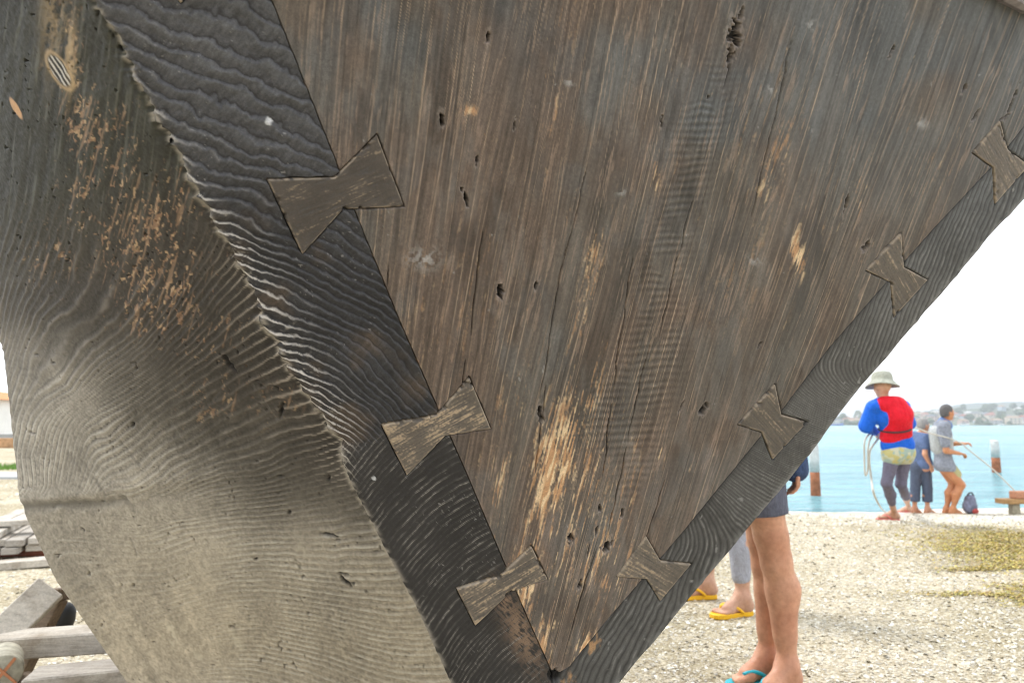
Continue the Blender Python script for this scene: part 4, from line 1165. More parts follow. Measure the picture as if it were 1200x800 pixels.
# planks stacked on a red bearer
def Zat(px, py, z):
    """world point on the ray through a reference pixel at height z"""
    p0 = np.array([0, 0, EYE]); p1 = P(px, py, 1.0); d = p1 - p0
    return p0 + d * ((z - EYE) / d[2])
bx = Zat(20, 652, 0.0)
root = empty('plank_stack', tuple(map(float, bx))); tag(root, 'small stack of grey planks raised on a red bearer at the left', 'plank stack')
m = MB(); m.beam((-.9, -.05, .03), (.42, .10, .03), .10, .06, bev=.004); m.build('bearer', M_REDW, root)
yaw = math.radians(-22)
d_ = np.array([math.sin(yaw), math.cos(yaw), 0]); s_ = np.array([d_[1], -d_[0], 0])
for lv in range(3):
    for j in range(4 - (lv == 2) * 2):
        off = s_ * (-.26 + .135 * j + .02 * (lv % 2) + rng.normal(0, .008)) + np.array([0, 0, .062 + .025 + lv * .057])
        m = MB(); st = rng.normal(0, .05)
        m.beam(off + d_ * (-.25 + st), off + d_ * (1.6 + st), .118, .05, bev=.004); m.build('plank', M_PALE if (lv == 2 or j % 2) else M_PLANK, root)
m = MB()
off = np.array([.02, .1, .062 + .171 + .03]); m.beam(off - s_ * .30 + np.array([0, 0, .0]), off + s_ * .36 + np.array([0, 0, .0]), .15, .04, bev=.004); m.build('plank', M_PALE, root)
# long pale plank on the ground
a = Zat(-60, 672, .0); b = Zat(130, 655, .0)
m = MB(); ctr = (a + b) / 2; m.beam(a - ctr + [0, 0, .028], b - ctr + [0, 0, .028], .16, .055, bev=.005)
o = m.build('plank', M_PALE); o.location = tuple(map(float, ctr)); tag(o, 'long pale plank lying on the shell ground below the plank stack', 'plank')

# trestle: two splayed pairs of legs, a ridge block and a cross rail
def down(px1, py1, d1, px2, py2, d2):
    a = P(px1, py1, d1); b = P(px2, py2, d2); k = a[2] / (a[2] - b[2])
    return a, a + (b - a) * k
top = P(63, 697, 2.22)
root = empty('trestle', (float(top[0]), float(top[1]), 0.0)); base = np.array([top[0], top[1], 0])
a, b = down(60, 688, 2.12, 4, 742, 2.02)
m = MB(); m.beam(a - base, b - base, .085, .03, up=(.25, -1, .25), bev=.003); m.build('leg', M_PALE, root)
a, b = down(66, 700, 2.20, 22, 786, 2.16)
m = MB(); m.beam(a - base, b - base, .055, .045, up=(0, -1, .2), bev=.003); m.build('leg', M_BROWN, root)
a, b = down(106, 694, 2.3, 172, 800, 2.34)
m = MB(); m.beam(a - base, b - base, .055, .045, up=(0, -1, .2), bev=.003); m.build('leg', M_BROWN, root)
a, b = down(130, 690, 2.5, 180, 780, 2.62)
m = MB(); m.beam(a - base, b - base, .10, .04, up=(0, -1, .2), bev=.003); m.build('leg', M_BROWN, root)
m = MB(); m.beam(P(58, 697, 2.15) - base, P(98, 692, 2.45) - base, .05, .035, bev=.004); m.build('ridge_block', M_BROWN, root)
a = P(-150, 766, 1.98); b = P(172, 744, 2.02)
m = MB(); m.beam(a - base, b - base, .075, .058, up=(0, -.12, 1), bev=.004); m.build('cross_rail', M_PALE, root)
tag(root, 'rough timber trestle with splayed legs and a pale cross rail beside the hull', 'trestle')

# log with an orange cross on its end, on blocks; lower bearer under the bilge
c0 = P(4, 788, 1.80); ax = np.array([c0[0], c0[1], 0]); ax /= np.linalg.norm(ax)
R = .042
root = empty('log', (float(c0[0]), float(c0[1]), 0.0)); base = np.array([c0[0], c0[1], 0])
m = MB(); pts = [c0 - base + ax * t for t in (0, .004, .05, .09, .13)]; m.tube(pts, [R * .94, R, R * 1.02, R, R], 24)
m.build('log_trunk', simple('sawn_log', (.36, .34, .27), .8, .35, 40, bump=.4), root, True)
m = MB(); f = c0 - base - ax * .0025
side = np.array([ax[1], -ax[0], 0]); upz = np.array([0, 0, 1.0])
m.beam(f - side * .026 - upz * .032 + 0, f + side * .022 + upz * .032, .007, .002, up=ax); m.beam(f + side * .027 - upz * .027 - ax * .0012, f - side * .026 + upz * .030 - ax * .0012, .006, .002, up=ax)
m.build('paint_mark', simple('orange_paint', (.42, .17, .08), .6, .2, 80), root)
zt = float(c0[2]) - R
m = MB()
m.box((0, .07, zt * .25), (.22, .16, zt * .5), bev=.006, rot=np.eye(3)); m.build('block', M_PLANK, root)
m = MB(); m.box((.01, .075, zt * .75 + .001), (.20, .15, zt * .5 - .002), bev=.006); m.build('block', M_BROWN, root)
tag(root, 'short round log with an orange cross painted on its sawn end', 'log')
a = P(34, 803, 1.78); b = P(205, 785, 1.86)
ctr = (a + b) / 2; base = np.array([ctr[0], ctr[1], 0])
root = empty('support_beam', tuple(map(float, base))); m = MB(); m.beam(a - base, b - base, .11, .06, bev=.004); m.build('beam', M_PLANK, root)
for kx in (.2, .8):
    q = a + (b - a) * kx - base; zt = q[2] - .031
    for lv in range(2):
        m = MB(); m.box((q[0], q[1], zt * (.25 + .5 * lv)), (.13, .16, zt * .5 - .002), bev=.005); m.build('block', M_BROWN if lv else M_PLANK, root)
tag(root, 'pale support beam on stacked blocks running under the hull, nearest the camera', 'beam')
m = MB(); m.beam(P(18, 800, 1.84), P(40, 758, 2.0), .012, .08, up=(.6, -.5, .6), bev=.002)
# keel block out of sight under the boat
kp = P(330, 1080, 1.44)
m = MB(); m.box((0, 0, .035), (.5, .22, .07), bev=.006); o = m.build('keel_block', M_BROWN); o.location = (float(kp[0]) + .05, float(kp[1]) + .06, 0); tag(o, 'low timber block under the keel of the dark boat', 'block')

# black rubber fender lying by the trestle
fp = Zat(75, 737, 0.0)
root = empty('fender', tuple(map(float, fp))); tag(root, 'small black rounded fender with a white highlight, between trestle and hull', 'fender')
m = MB(); m.tube([(0, 0, .002), (0, 0, .012), (0, .0, .045), (0, 0, .09), (0, 0, .118), (0, 0, .132), (0, 0, .137)], [.026, .040, .050, .052, .040, .022, .006], 20); m.build('body', simple('black_rubber', (.008, .008, .008), .5, .2, 10, .3), root, True)
m = MB(); m.tube([(-.012, -.048, .088), (-.010, -.044, .106), (-.002, -.034, .124)], [.007, .010, .006], 10); m.build('patch', simple('white_glint', (.75, .76, .78), .5, .1, 10), root, True)  # white highlight on the rubber, modelled as a small pale strip
# ================================================================== people
def surface_nets(f, org, h):
    s = f < 0
    nx, ny, nz = f.shape
    c = np.zeros((nx - 1, ny - 1, nz - 1), np.int8)
    corners = [(i, j, k) for i in (0, 1) for j in (0, 1) for k in (0, 1)]
    def sub(a, o): return a[o[0]:nx - 1 + o[0], o[1]:ny - 1 + o[1], o[2]:nz - 1 + o[2]]
    for o in corners: c += sub(s, o)
    act = (c > 0) & (c < 8)
    idx = np.full(act.shape, -1, np.int64); n = int(act.sum()); idx[act] = np.arange(n)
    pos = np.zeros((n, 3)); cnt = np.zeros(n)
    ijk = np.argwhere(act).astype(float)
    for a in corners:
        for ax in range(3):
            if a[ax]: continue
            b = list(a); b[ax] = 1
            fa = sub(f, a)[act]; fb = sub(f, tuple(b))[act]
            m = (fa < 0) != (fb < 0)
            t = fa[m] / (fa[m] - fb[m])
            p = np.tile(np.array(a, float), (int(m.sum()), 1)); p[:, ax] += t
            pos[m] += p; cnt[m] += 1
    V = (ijk + pos / cnt[:, None]) * h + org
    F = []
    for ax in range(3):
        sl0 = [slice(None)] * 3; sl1 = [slice(None)] * 3
        sl0[ax] = slice(0, -1); sl1[ax] = slice(1, None)
        a, b = s[tuple(sl0)], s[tuple(sl1)]
        u, v = [i for i in range(3) if i != ax]
        ed = np.argwhere(a != b)
        ok = (ed[:, u] > 0) & (ed[:, v] > 0) & (ed[:, u] < f.shape[u] - 1) & (ed[:, v] < f.shape[v] - 1)
        ed = ed[ok]
        sg = a[tuple(ed.T)]
        q = []
        for du, dv in ((-1, -1), (0, -1), (0, 0), (-1, 0)):
            e = ed.copy(); e[:, u] += du; e[:, v] += dv
            q.append(idx[tuple(e.T)])
        q = np.stack(q, -1)
        flip = sg if ax != 1 else ~sg
        q = np.where(flip[:, None], q, q[:, ::-1])
        F.append(q)
    return V, np.concatenate(F)

class SDF:
    def __init__(s, k=.02): s.items = []; s.k = k; s.cuts = []
    def cap(s, a, b, ra, rb=None, lat=None, sq=1.0, k=None):
        """tapered limb; lat/sq flatten it along one direction"""
        s.items.append(('c', np.asarray(a, float), np.asarray(b, float), ra, ra if rb is None else rb, None if lat is None else np.asarray(lat, float) / np.linalg.norm(lat), sq, k)); return s
    def ell(s, c, r, M=None, k=None):
        s.items.append(('e', np.asarray(c, float), np.asarray(r, float), M, k)); return s
    def cut(s, p, n): s.cuts.append((np.asarray(p, float), np.asarray(n, float) / np.linalg.norm(n))); return s
    def build(s, h, pad=.03):
        lo = np.full(3, 1e9); hi = -lo
        for it in s.items:
            if it[0] == 'c':
                r = max(it[3], it[4])
                for p in (it[1], it[2]): lo = np.minimum(lo, p - r); hi = np.maximum(hi, p + r)
            else:
                r = max(it[2]); lo = np.minimum(lo, it[1] - r); hi = np.maximum(hi, it[1] + r)
        lo -= pad; hi += pad
        n = np.ceil((hi - lo) / h).astype(int) + 1
        f = np.full(tuple(n), 1e3, np.float32)
        for it in s.items:
            if it[0] == 'c': _, a, b, ra, rb, lat, sq, k = it; r = max(ra, rb); l2 = np.minimum(a, b) - r; h2 = np.maximum(a, b) + r
            else: _, cc, rr, M, k = it; l2 = cc - max(rr); h2 = cc + max(rr)
            k = s.k if k is None else k
            m = k + .03
            i0 = np.maximum(np.floor((l2 - m - lo) / h).astype(int), 0); i1 = np.minimum(np.ceil((h2 + m - lo) / h).astype(int) + 1, n)
            g = [lo[q] + h * np.arange(i0[q], i1[q]) for q in range(3)]
            p = np.stack(np.meshgrid(*g, indexing='ij'), -1)
            if it[0] == 'c':
                ab = b - a; L2 = max(float(ab @ ab), 1e-9)
                t = np.clip(((p - a) @ ab) / L2, 0, 1)
                d = p - a - t[..., None] * ab
                if lat is not None:
                    comp = d @ lat
                    d = d + (comp * (1 / sq - 1))[..., None] * lat
                d = np.linalg.norm(d, axis=-1) - (ra + (rb - ra) * t)
            else:
                q = p - cc
                if M is not None: q = q @ M
                d = (np.linalg.norm(q / rr, axis=-1) - 1) * min(rr)
            sl = tuple(slice(i0[q], i1[q]) for q in range(3))
            o = f[sl]
            hh = np.maximum(k - np.abs(o - d), 0) / max(k, 1e-6)
            f[sl] = np.minimum(o, d) - hh * hh * k * .25
        if s.cuts:
            g = [lo[q] + h * np.arange(n[q]) for q in range(3)]
            p = np.stack(np.meshgrid(*g, indexing='ij'), -1)
            for (pp, nn) in s.cuts: f = np.maximum(f, (p - pp) @ nn)
        return surface_nets(f, lo, h)
    def obj(s, name, mat, parent, h, base):
        V, F = s.build(h)
        return mesh_np(name, V - base, F, mat, parent, True)

def nrm(v): v = np.asarray(v, float); return v / np.linalg.norm(v)
def gpt(px, py):
    """where the ray through a reference pixel meets the ground"""
    p0 = np.array([0, 0, EYE]); d = P(px, py, 1.0) - p0
    t = 1.0
    for _ in range(60):
        q = p0 + d * t
        t += (q[2] - float(ground(q[0], q[1]))) * 3.0
    return p0 + d * t

def skin(name, c):
    t = NT(name); v = t.coords('Object'); n = t.noise(v, 14, 4)
    t.col(t.ramp(n, [(.3, tuple(k * .88 for k in c)), (.7, tuple(min(1, k * 1.1) for k in c))]))
    t.set(Roughness=.5); t.b.inputs['Specular IOR Level'].default_value = .4
    n2 = t.noise(v, 45, 5, .65); n3 = t.noise(v, 5, 3)
    cc = t.mix(t.b.inputs['Base Color'].links[0].from_socket, t.ramp(n2, [(.3, (.86, .80, .76)), (.6, (1.04, 1.03, 1.02))]), 1.0, 'MULTIPLY')
    t.col(t.mix(cc, t.ramp(n3, [(.35, (.90, .80, .76)), (.6, (1.05, 1.05, 1.05))]), 1.0, 'MULTIPLY'))
    t.bump(t.noise(v, 220, 3), .25, .002)
    t.b.inputs['Subsurface Weight'].default_value = .12; t.b.inputs['Subsurface Radius'].default_value = (.02, .008, .004); t.b.inputs['Subsurface Scale'].default_value = .5
    return t.m
SK_FAIR = skin('skin_fair', (.56, .35, .25)); SK_TAN = skin('skin_tan', (.60, .325, .21)); SK_DEEP = skin('skin_sunburnt', (.50, .235, .115))
def cloth(name, c, sc=60, var=.12, rough=.85):
    t = NT(name); v = t.coords('Object'); n = t.noise(v, sc, 3); n2 = t.noise(v, 6, 3)
    a = t.ramp(n, [(.3, tuple(k * (1 - var) for k in c)), (.7, tuple(min(1, k * (1 + var)) for k in c))])
    t.col(a); t.set(Roughness=rough); t.b.inputs['Specular IOR Level'].default_value = .2
    n4 = t.noise(t.coords('Object', (1, 1, .45)), 13, 5, .55)
    t.bump(n4, .9, .05); return t.m

def hand(S_, wrist, d, palm_n, thumb_side, sc=1.0, curl=.5, k=.006):
    """palm, four unequal bent fingers and a thumb, added to the body surface"""
    d = nrm(d); pn = nrm(palm_n - np.dot(palm_n, d) * d); sd = np.cross(d, pn); sd *= np.sign(np.dot(sd, thumb_side)) or 1
    S_.cap(wrist, wrist + d * .03 * sc, .024 * sc, .026 * sc, lat=pn, sq=.75, k=.015)
    S_.cap(wrist + d * .025 * sc, wrist + d * .085 * sc, .034 * sc, .036 * sc, lat=pn, sq=.42, k=.012)
    for i, (o, L) in enumerate(((.027, .072), (.009, .08), (-.009, .074), (-.026, .058))):
        p = wrist + d * .088 * sc + sd * o * sc
        dd = d
        for j, fr in enumerate((.45, .32, .23)):
            ang = curl * (.5 + .45 * j)
            dd = nrm(d * math.cos(ang) + pn * math.sin(ang))
            q = p + dd * L * fr * sc
            S_.cap(p, q, (.0095 - .001 * j) * sc, (.009 - .0012 * j) * sc, k=k); p = q
    p = wrist + d * .03 * sc + sd * .026 * sc
    q = p + nrm(d * .7 + sd * .7 + pn * .25) * .042 * sc; r = q + nrm(d * .9 + sd * .25 + pn * .35) * .034 * sc
    S_.cap(p, q, .014 * sc, .011 * sc, k=.012); S_.cap(q, r, .0105 * sc, .0085 * sc, k=k)

def foot(S_, ank, heel_xy, fdir, gz, sc=1.0, lift=.014, side=1):
    """foot from ankle with heel, arch, ball and five toes"""
    f = nrm([fdir[0], fdir[1], 0]); sd = np.array([-f[1], f[0], 0]) * side      # sd: towards the big toe
    z = gz + lift
    hl = np.array([heel_xy[0], heel_xy[1], z + .032 * sc])
    S_.cap(ank, hl + f * .01, .036 * sc, .034 * sc, k=.03)
    S_.cap(ank + f * .01, hl + f * .12 * sc + np.array([0, 0, .006]), .034 * sc, .028 * sc, k=.04)
    S_.cap(hl, hl + f * .15 * sc - np.array([0, 0, .010]) * sc, .031 * sc, .026 * sc, k=.03)
    S_.cap(hl + f * .14 * sc + sd * .02 * sc - [0, 0, .012 * sc], hl + f * .13 * sc - sd * .024 * sc - [0, 0, .014 * sc], .022 * sc, .019 * sc, k=.02)
    for o, L, r in ((.027, .062, .0135), (.009, .056, .0098), (-.006, .05, .0092), (-.02, .042, .0086), (-.033, .033, .008)):
        p = hl + f * (.145 + .1 * min(0, o)) * sc + sd * o * sc; p[2] = z + .016 * sc
        q = p + f * L * sc + sd * o * .15; q[2] = z + r * sc
        S_.cap(p, q, r * 1.05 * sc, r * sc, k=.007)

def head(S_, c, fwd, up, sc=1.0, hair=False):
    """skull, jaw, nose, brow, lips and ears as one surface with the body"""
    f = nrm(fwd); u = nrm(np.asarray(up, float) - np.dot(up, f) * f); l = np.cross(u, f)
    M = np.stack([l, f, u], 1)
    S_.ell(c + u * .02 * sc - f * .008 * sc, np.array([.076, .096, .100]) * sc, M, k=.02)
    S_.ell(c - u * .045 * sc + f * .028 * sc, np.array([.056, .066, .072]) * sc, M, k=.03)
    S_.cap(c - u * .098 * sc + f * .062 * sc, c - u * .094 * sc + f * .06 * sc, .020 * sc, k=.025)
    S_.cap(c + u * .006 * sc + f * .088 * sc, c - u * .034 * sc + f * .106 * sc, .008 * sc, .0135 * sc, k=.012)
    S_.cap(c + u * .020 * sc + f * .082 * sc - l * .035 * sc, c + u * .020 * sc + f * .082 * sc + l * .035 * sc, .010 * sc, k=.012)
    S_.cap(c - u * .062 * sc + f * .084 * sc - l * .018 * sc, c - u * .062 * sc + f * .084 * sc + l * .018 * sc, .008 * sc, k=.006)
    S_.cap(c - u * .074 * sc + f * .081 * sc - l * .014 * sc, c - u * .074 * sc + f * .081 * sc + l * .014 * sc, .008 * sc, k=.006)
    for sgn in (-1, 1):
        S_.ell(c + l * sgn * .077 * sc - u * .012 * sc - f * .012 * sc, np.array([.010, .020, .031]) * sc, M, k=.008)
        S_.ell(c - u * .025 * sc + f * .055 * sc + l * sgn * .036 * sc, np.array([.026, .028, .024]) * sc, M, k=.02)
    return f, u, l

M_EYE = simple('eye', (.08, .055, .04), .2, .1, 50, .5)
def eyes(c, frame, parent, base, sc=1.0):
    f, u, l = frame
    for sgn in (-1, 1):
        m = MB(); p = c + u * .002 * sc + f * .083 * sc + l * sgn * .031 * sc - base
        m.tube([p - f * .006 - l * .0, p, p + f * .004], [.009 * sc, .009 * sc, .003 * sc], 10); m.build('eye', M_EYE, parent, True)

def hair_cap(c, frame, mat, parent, base, h, sc=1.0, drop=.0):
    f, u, l = frame; M = np.stack([l, f, u], 1)
    s = SDF(.02)
    s.ell(c + u * .030 * sc - f * .014 * sc, np.array([.083, .100, .100]) * sc, M)
    s.ell(c - f * .045 * sc - u * .02 * sc, np.array([.074, .062, .075]) * sc, M)
    s.cut(c + f * .062 * sc + u * .075 * sc, nrm(f * .9 - u * .35)); s.cut(c - u * (.055 + drop) * sc, -u + f * .3)
    return s.obj('hair', mat, parent, h, base)

def flip_flop(parent, base, heel_xy, fdir, gz, mat, side=1, L=.265, th=.016, tilt=0.0):
    f = nrm([fdir[0], fdir[1], 0]); sd = np.array([-f[1], f[0], 0]) * side
    prof = [(-.028, .0, .010), (-.02, .026, .024), (.02, .034, .033), (.08, .032, .034), (.14, .040, .043), (.185, .046, .046), (.215, .044, .036), (.232, .026, .018), (.236, .008, .0)]
    o = np.array([heel_xy[0], heel_xy[1], gz])
    lv = []
    outl = [o + f * a + sd * b for a, b, c_ in prof] + [o + f * a - sd * c_ for a, b, c_ in prof[::-1]]
    n = len(outl); vs = []
    for zz, sh in ((.001, .96), (.004, 1.0), (th - .003, 1.0), (th, .965)):
        cc = o + f * .1
        vs += [cc + (p - cc) * sh + np.array([0, 0, zz]) - base for p in outl]
    fs = [tuple(range(n))[::-1], tuple(range(3 * n, 4 * n))]
    for k in range(3):
        for i in range(n):
            j = (i + 1) % n; fs.append((k * n + i, k * n + j, (k + 1) * n + j, (k + 1) * n + i))
    m = MB(); m.add(vs, fs); r = m.build('flip_flop', mat, parent)
    m = MB(); toe = o + f * .165 + sd * .018 + np.array([0, 0, th])
    for sg in (1, -1):
        e = o + f * .055 + sd * sg * .038 + np.array([0, 0, th - .002]); mid = o + f * .10 + sd * (sg * .038 + .004) + np.array([0, 0, th + .048]); up = o + f * .145 + sd * (.016 + sg * .012) + np.array([0, 0, th + .046])
        t = np.linspace(0, 1, 13)[:, None]
        cur = (1 - t) ** 3 * e + 3 * (1 - t) ** 2 * t * mid + 3 * (1 - t) * t * t * up + t ** 3 * (toe + np.array([0, 0, .03]))
        m.tube(cur - base, .0078, 8)
    m.tube(np.array([toe + [0, 0, .034], toe + [0, 0, -.004]]) - base, .005, 8)
    m.build('strap', mat, r, True)
    return r

def leg(S_, hip, knee, ank, sc=1.0, thick=1.0, back=None):
    S_.cap(hip, knee, .088 * sc * thick, .054 * sc * thick, k=.03)
    S_.cap(knee, ank, .050 * sc * thick, .034 * sc, k=.03)
    b = np.zeros(3) if back is None else nrm(back)
    c1 = knee + (ank - knee) * .12 + b * .012; c2 = knee + (ank - knee) * .36 + b * .028 * sc; c3 = knee + (ank - knee) * .62 + b * .012
    S_.cap(c1, c2, .046 * sc * thick, .053 * sc * thick, k=.035); S_.cap(c2, c3, .053 * sc * thick, .036 * sc * thick, k=.035)
    S_.cap(knee - b * .012, knee - b * .013 + (hip - knee) * .05, .047 * sc * thick, k=.03)

def torso(S_, hipc, chest, neck, lat, hw, sw, dp=.62, inf=0.0, sc=1.0, low=True):
    """hip centre, chest centre (armpit height), base of neck; lat points to the right shoulder"""
    lat = nrm(lat); fw = nrm(np.cross(neck - hipc, lat))
    wst = hipc * .52 + chest * .48
    if low: S_.cap(hipc - lat * hw * .45, hipc + lat * hw * .45, .105 * sc + inf, lat=fw, sq=.95, k=.05)
    for sg in (-1, 1):
        S_.cap(hipc + lat * sg * hw * .38, wst + lat * sg * hw * .30, .105 * sc + inf, .098 * sc + inf, lat=fw, sq=.92, k=.05)
        S_.cap(wst + lat * sg * hw * .30, chest + lat * sg * sw * .42, .098 * sc + inf, .112 * sc + inf, lat=fw, sq=.92, k=.05)
        S_.cap(chest + lat * sg * sw * .42, neck + lat * sg * sw * .30 - (neck - chest) * .28, .108 * sc + inf, .065 * sc + inf, k=.05)
        S_.cap(neck + lat * sg * .02 - (neck - chest) * .1, neck + lat * sg * sw * .86 - (neck - chest) * .30, .045 * sc + inf, .058 * sc + inf, k=.05)

PAT = NT('flower_print')
_v = PAT.coords('Object'); _vo = PAT.n('ShaderNodeTexVoronoi', Scale=26.0); PAT.l(_v, _vo.inputs['Vector'])
_bw = PAT.n('ShaderNodeSeparateColor'); PAT.l(_vo.outputs['Color'], _bw.inputs['Color'])
PAT.col(PAT.ramp(_bw.outputs['Red'], [(.30, (.50, .46, .20)), (.36, (.30, .41, .38)), (.62, (.34, .42, .36)), (.68, (.52, .53, .40))])); PAT.set(Roughness=.85)

# ---------------------------------------------------------------- red life vest
d0 = 8.1
fl = gpt(1050, 610); fr_ = gpt(1066, 600)
base = np.array([1055 / 1, 0, 0]) * 0 + np.array([fl[0], fl[1], float(ground(fl[0], fl[1]))])
root = empty('person', tuple(base))
tag(root, 'person seen from behind in a red life vest and pale sun hat, leaning back', 'person', None)
hipc = P(1053, 528, d0 + .05); chest = P(1046, 486, d0 - .02); neck = P(1036, 470, d0 - .05)
hL = P(1046, 533, d0 + .02); hR = P(1059, 532, d0 + .08)
kL = P(1039, 566, d0 + .0); kR = P(1056, 567, d0 + .10)
aL = np.array([fl[0] + .02, fl[1] + .07, base[2] + .085]); aR = np.array([fr_[0] + .02, fr_[1] + .06, float(ground(fr_[0], fr_[1])) + .085])
sL = P(1024, 478, d0 + .0); sR = P(1058, 477, d0 + .06)
eL = P(1015, 499, d0 + .05); wL = P(1026, 506, d0 + .27)
eR = P(1066, 496, d0 + .16); wR = P(1056, 506, d0 + .33)
lat = sR - sL
hc = P(1034, 453, d0 - .02)
fwd = np.array([-.15, 1, -.05])
b = SDF(.02)
torso(b, hipc, chest, neck, lat, .15, .15, sc=.9)
leg(b, hL, kL, aL, .95, 1.0, (0, -1, 0)); leg(b, hR, kR, aR, .95, 1.0, (0, -1, 0))
b.cap(neck - (neck - chest) * .2, hc - np.array([0, 0, .05]), .052, .048, k=.03)
fr = head(b, hc, fwd, (0, 0, 1), 1.0)
for s_, e_, w_ in ((sL, eL, wL), (sR, eR, wR)):
    b.cap(s_, e_, .055, .042, k=.04); b.cap(e_, w_, .040, .027, k=.02)
    hand(b, w_, w_ - e_, np.array([0, 0, -1.]), np.array([1., 0, 0]) * (1 if s_ is sL else -1), 1.0, 1.3)
ffd = np.array([-.85, .55, 0]); ffr = np.array([-.9, .35, 0])
foot(b, aL, aL[:2] - nrm(ffd)[:2] * .03, ffd, base[2], .98, side=1)
gR = float(ground(aR[0], aR[1])); foot(b, aR, aR[:2] - nrm(ffr)[:2] * .03, ffr, gR, .98, side=-1)
b.obj('body', SK_FAIR, root, .011, base)
eyes(hc, fr, root, base)
s = SDF(.03)
torso(s, hipc + (chest - hipc) * .16, chest, neck, lat, .16, .16, inf=.014, sc=.9)
s.cap(sL, eL, .088, .078, k=.04); s.cap(eL, wL, .072, .045, k=.02); s.cap(sR, eR, .080, .066, k=.04); s.cap(eR, wR, .060, .042, k=.02)
s.cap(neck - [0, 0, .02], neck + [0, 0, .01], .075)
s.cut(neck + [0, 0, .04], (0, 0, 1))
s.obj('shirt', cloth('royal_blue_cloth', (.012, .13, .68), 40, .1, .6), root, .013, base)
s = SDF(.03)
torso(s, hipc + (chest - hipc) * .40, chest + [.03, -.02, 0], neck + [.03, -.02, .02], lat, .165, .12, inf=.022, sc=.9, low=False)
s.cut(neck + [0, 0, .055], (0, 0, 1)); s.cut(hipc + (chest - hipc) * .36, hipc - chest)
ves = s.obj('life_vest', cloth('red_vest_cloth', (.72, .010, .028), 30, .1, .6), root, .012, base)
m = MB()
fwv = nrm(np.cross(neck - hipc, lat)); cst = hipc + (chest - hipc) * .62; la = nrm(lat)
ringp = [cst + la * .168 * math.cos(a) + fwv * .150 * math.sin(a) + (chest - hipc) * .05 * math.cos(a) - base for a in np.linspace(0, 2 * math.pi, 33)]
m.tube(ringp, .010, 8, False); m.build('strap', simple('black_webbing', (.03, .03, .035), .7), ves, True)
s = SDF(.04)
s.cap(hL + [0, 0, .02], hR + [0, 0, .02], .108); s.cap(hL, hL + (kL - hL) * .10, .102, .098); s.cap(hR, hR + (kR - hR) * .10, .102, .098); s.cap(hipc + (chest - hipc) * .05 - nrm(lat) * .05, hipc + (chest - hipc) * .12 - nrm(lat) * .05, .105); s.cap(hipc + (chest - hipc) * .05 + nrm(lat) * .05, hipc + (chest - hipc) * .12 + nrm(lat) * .05, .105)
s.cap(hL + [0, -.03, .02], hR + [0, -.03, .02], .098)
s.obj('shorts', PAT.m, root, .012, base)
s = SDF(.015)
leg(s, hL, kL, aL, .9, 1.1, (0, -1, 0)); leg(s, hR, kR, aR, .9, 1.1, (0, -1, 0)); s.cut(aL + [0, 0, .0], (0, 0, -1))
s.obj('leggings', cloth('grey_violet_leggings', (.155, .145, .20), 50, .15), root, .011, base)
PINK = simple('pink_rubber', (.72, .20, .17), .5, .1, 20)
flip_flop(root, base, aL[:2] - nrm(ffd)[:2] * .03, ffd, base[2] - .002, PINK, 1)
flip_flop(root, base, aR[:2] - nrm(ffr)[:2] * .03, ffr, gR - .002, PINK, -1)
# brimmed hat
M_HAT = cloth('pale_hat_cloth', (.36, .37, .31), 40, .1)
hu = nrm([.05, .12, 1]); hx = nrm(np.cross(hu, [0, 1, 0])); hy = np.cross(hu, hx)
hb = hc + hu * .045 - base
prof = [(.172, -.040), (.168, -.036), (.145, -.012), (.118, .012), (.108, .022), (.107, .05), (.100, .088), (.083, .112), (.05, .124), (.012, .127)]
m = MB(); nn = 28; vs = []; fs = []
for r_h, z_h in prof:
    for i in range(nn):
        a = 2 * math.pi * i / nn
        vs.append(hb + hx * r_h * math.cos(a) + hy * r_h * 1.08 * math.sin(a) + hu * (z_h + .010 * math.sin(2 * a) * (r_h > .12)))
for r_h, z_h in prof[:4][::-1]:
    for i in range(nn):
        a = 2 * math.pi * i / nn
        vs.append(hb + hx * r_h * .985 * math.cos(a) + hy * r_h * 1.06 * math.sin(a) + hu * (z_h - .006 + .010 * math.sin(2 * a) * (r_h > .12)))
np_ = len(prof)
for k in range(np_ - 1):
    for i in range(nn): j = (i + 1) % nn; fs.append((k * nn + i, k * nn + j, (k + 1) * nn + j, (k + 1) * nn + i))
fs.append(tuple((np_ - 1) * nn + i for i in range(nn)))
for k in range(np_, np_ + 3):
    for i in range(nn): j = (i + 1) % nn; fs.append((k * nn + i, k * nn + j, (k + 1) * nn + j, (k + 1) * nn + i))
for i in range(nn): j = (i + 1) % nn; fs.append(((np_ + 3) * nn + i, (np_ + 3) * nn + j, j, i))
m.add(vs, fs); hat = m.build('hat', M_HAT, root, True)
m = MB(); m.tube([hb + hx * .104 * math.cos(a) + hy * .113 * math.sin(a) + hu * .098 * .36 for a in np.linspace(-2.0, -1.1, 8)], .011, 8); m.build('hat_band', cloth('hat_band_cloth', (.22, .23, .19)), hat, True)
redw = (wL.copy(), wR.copy())

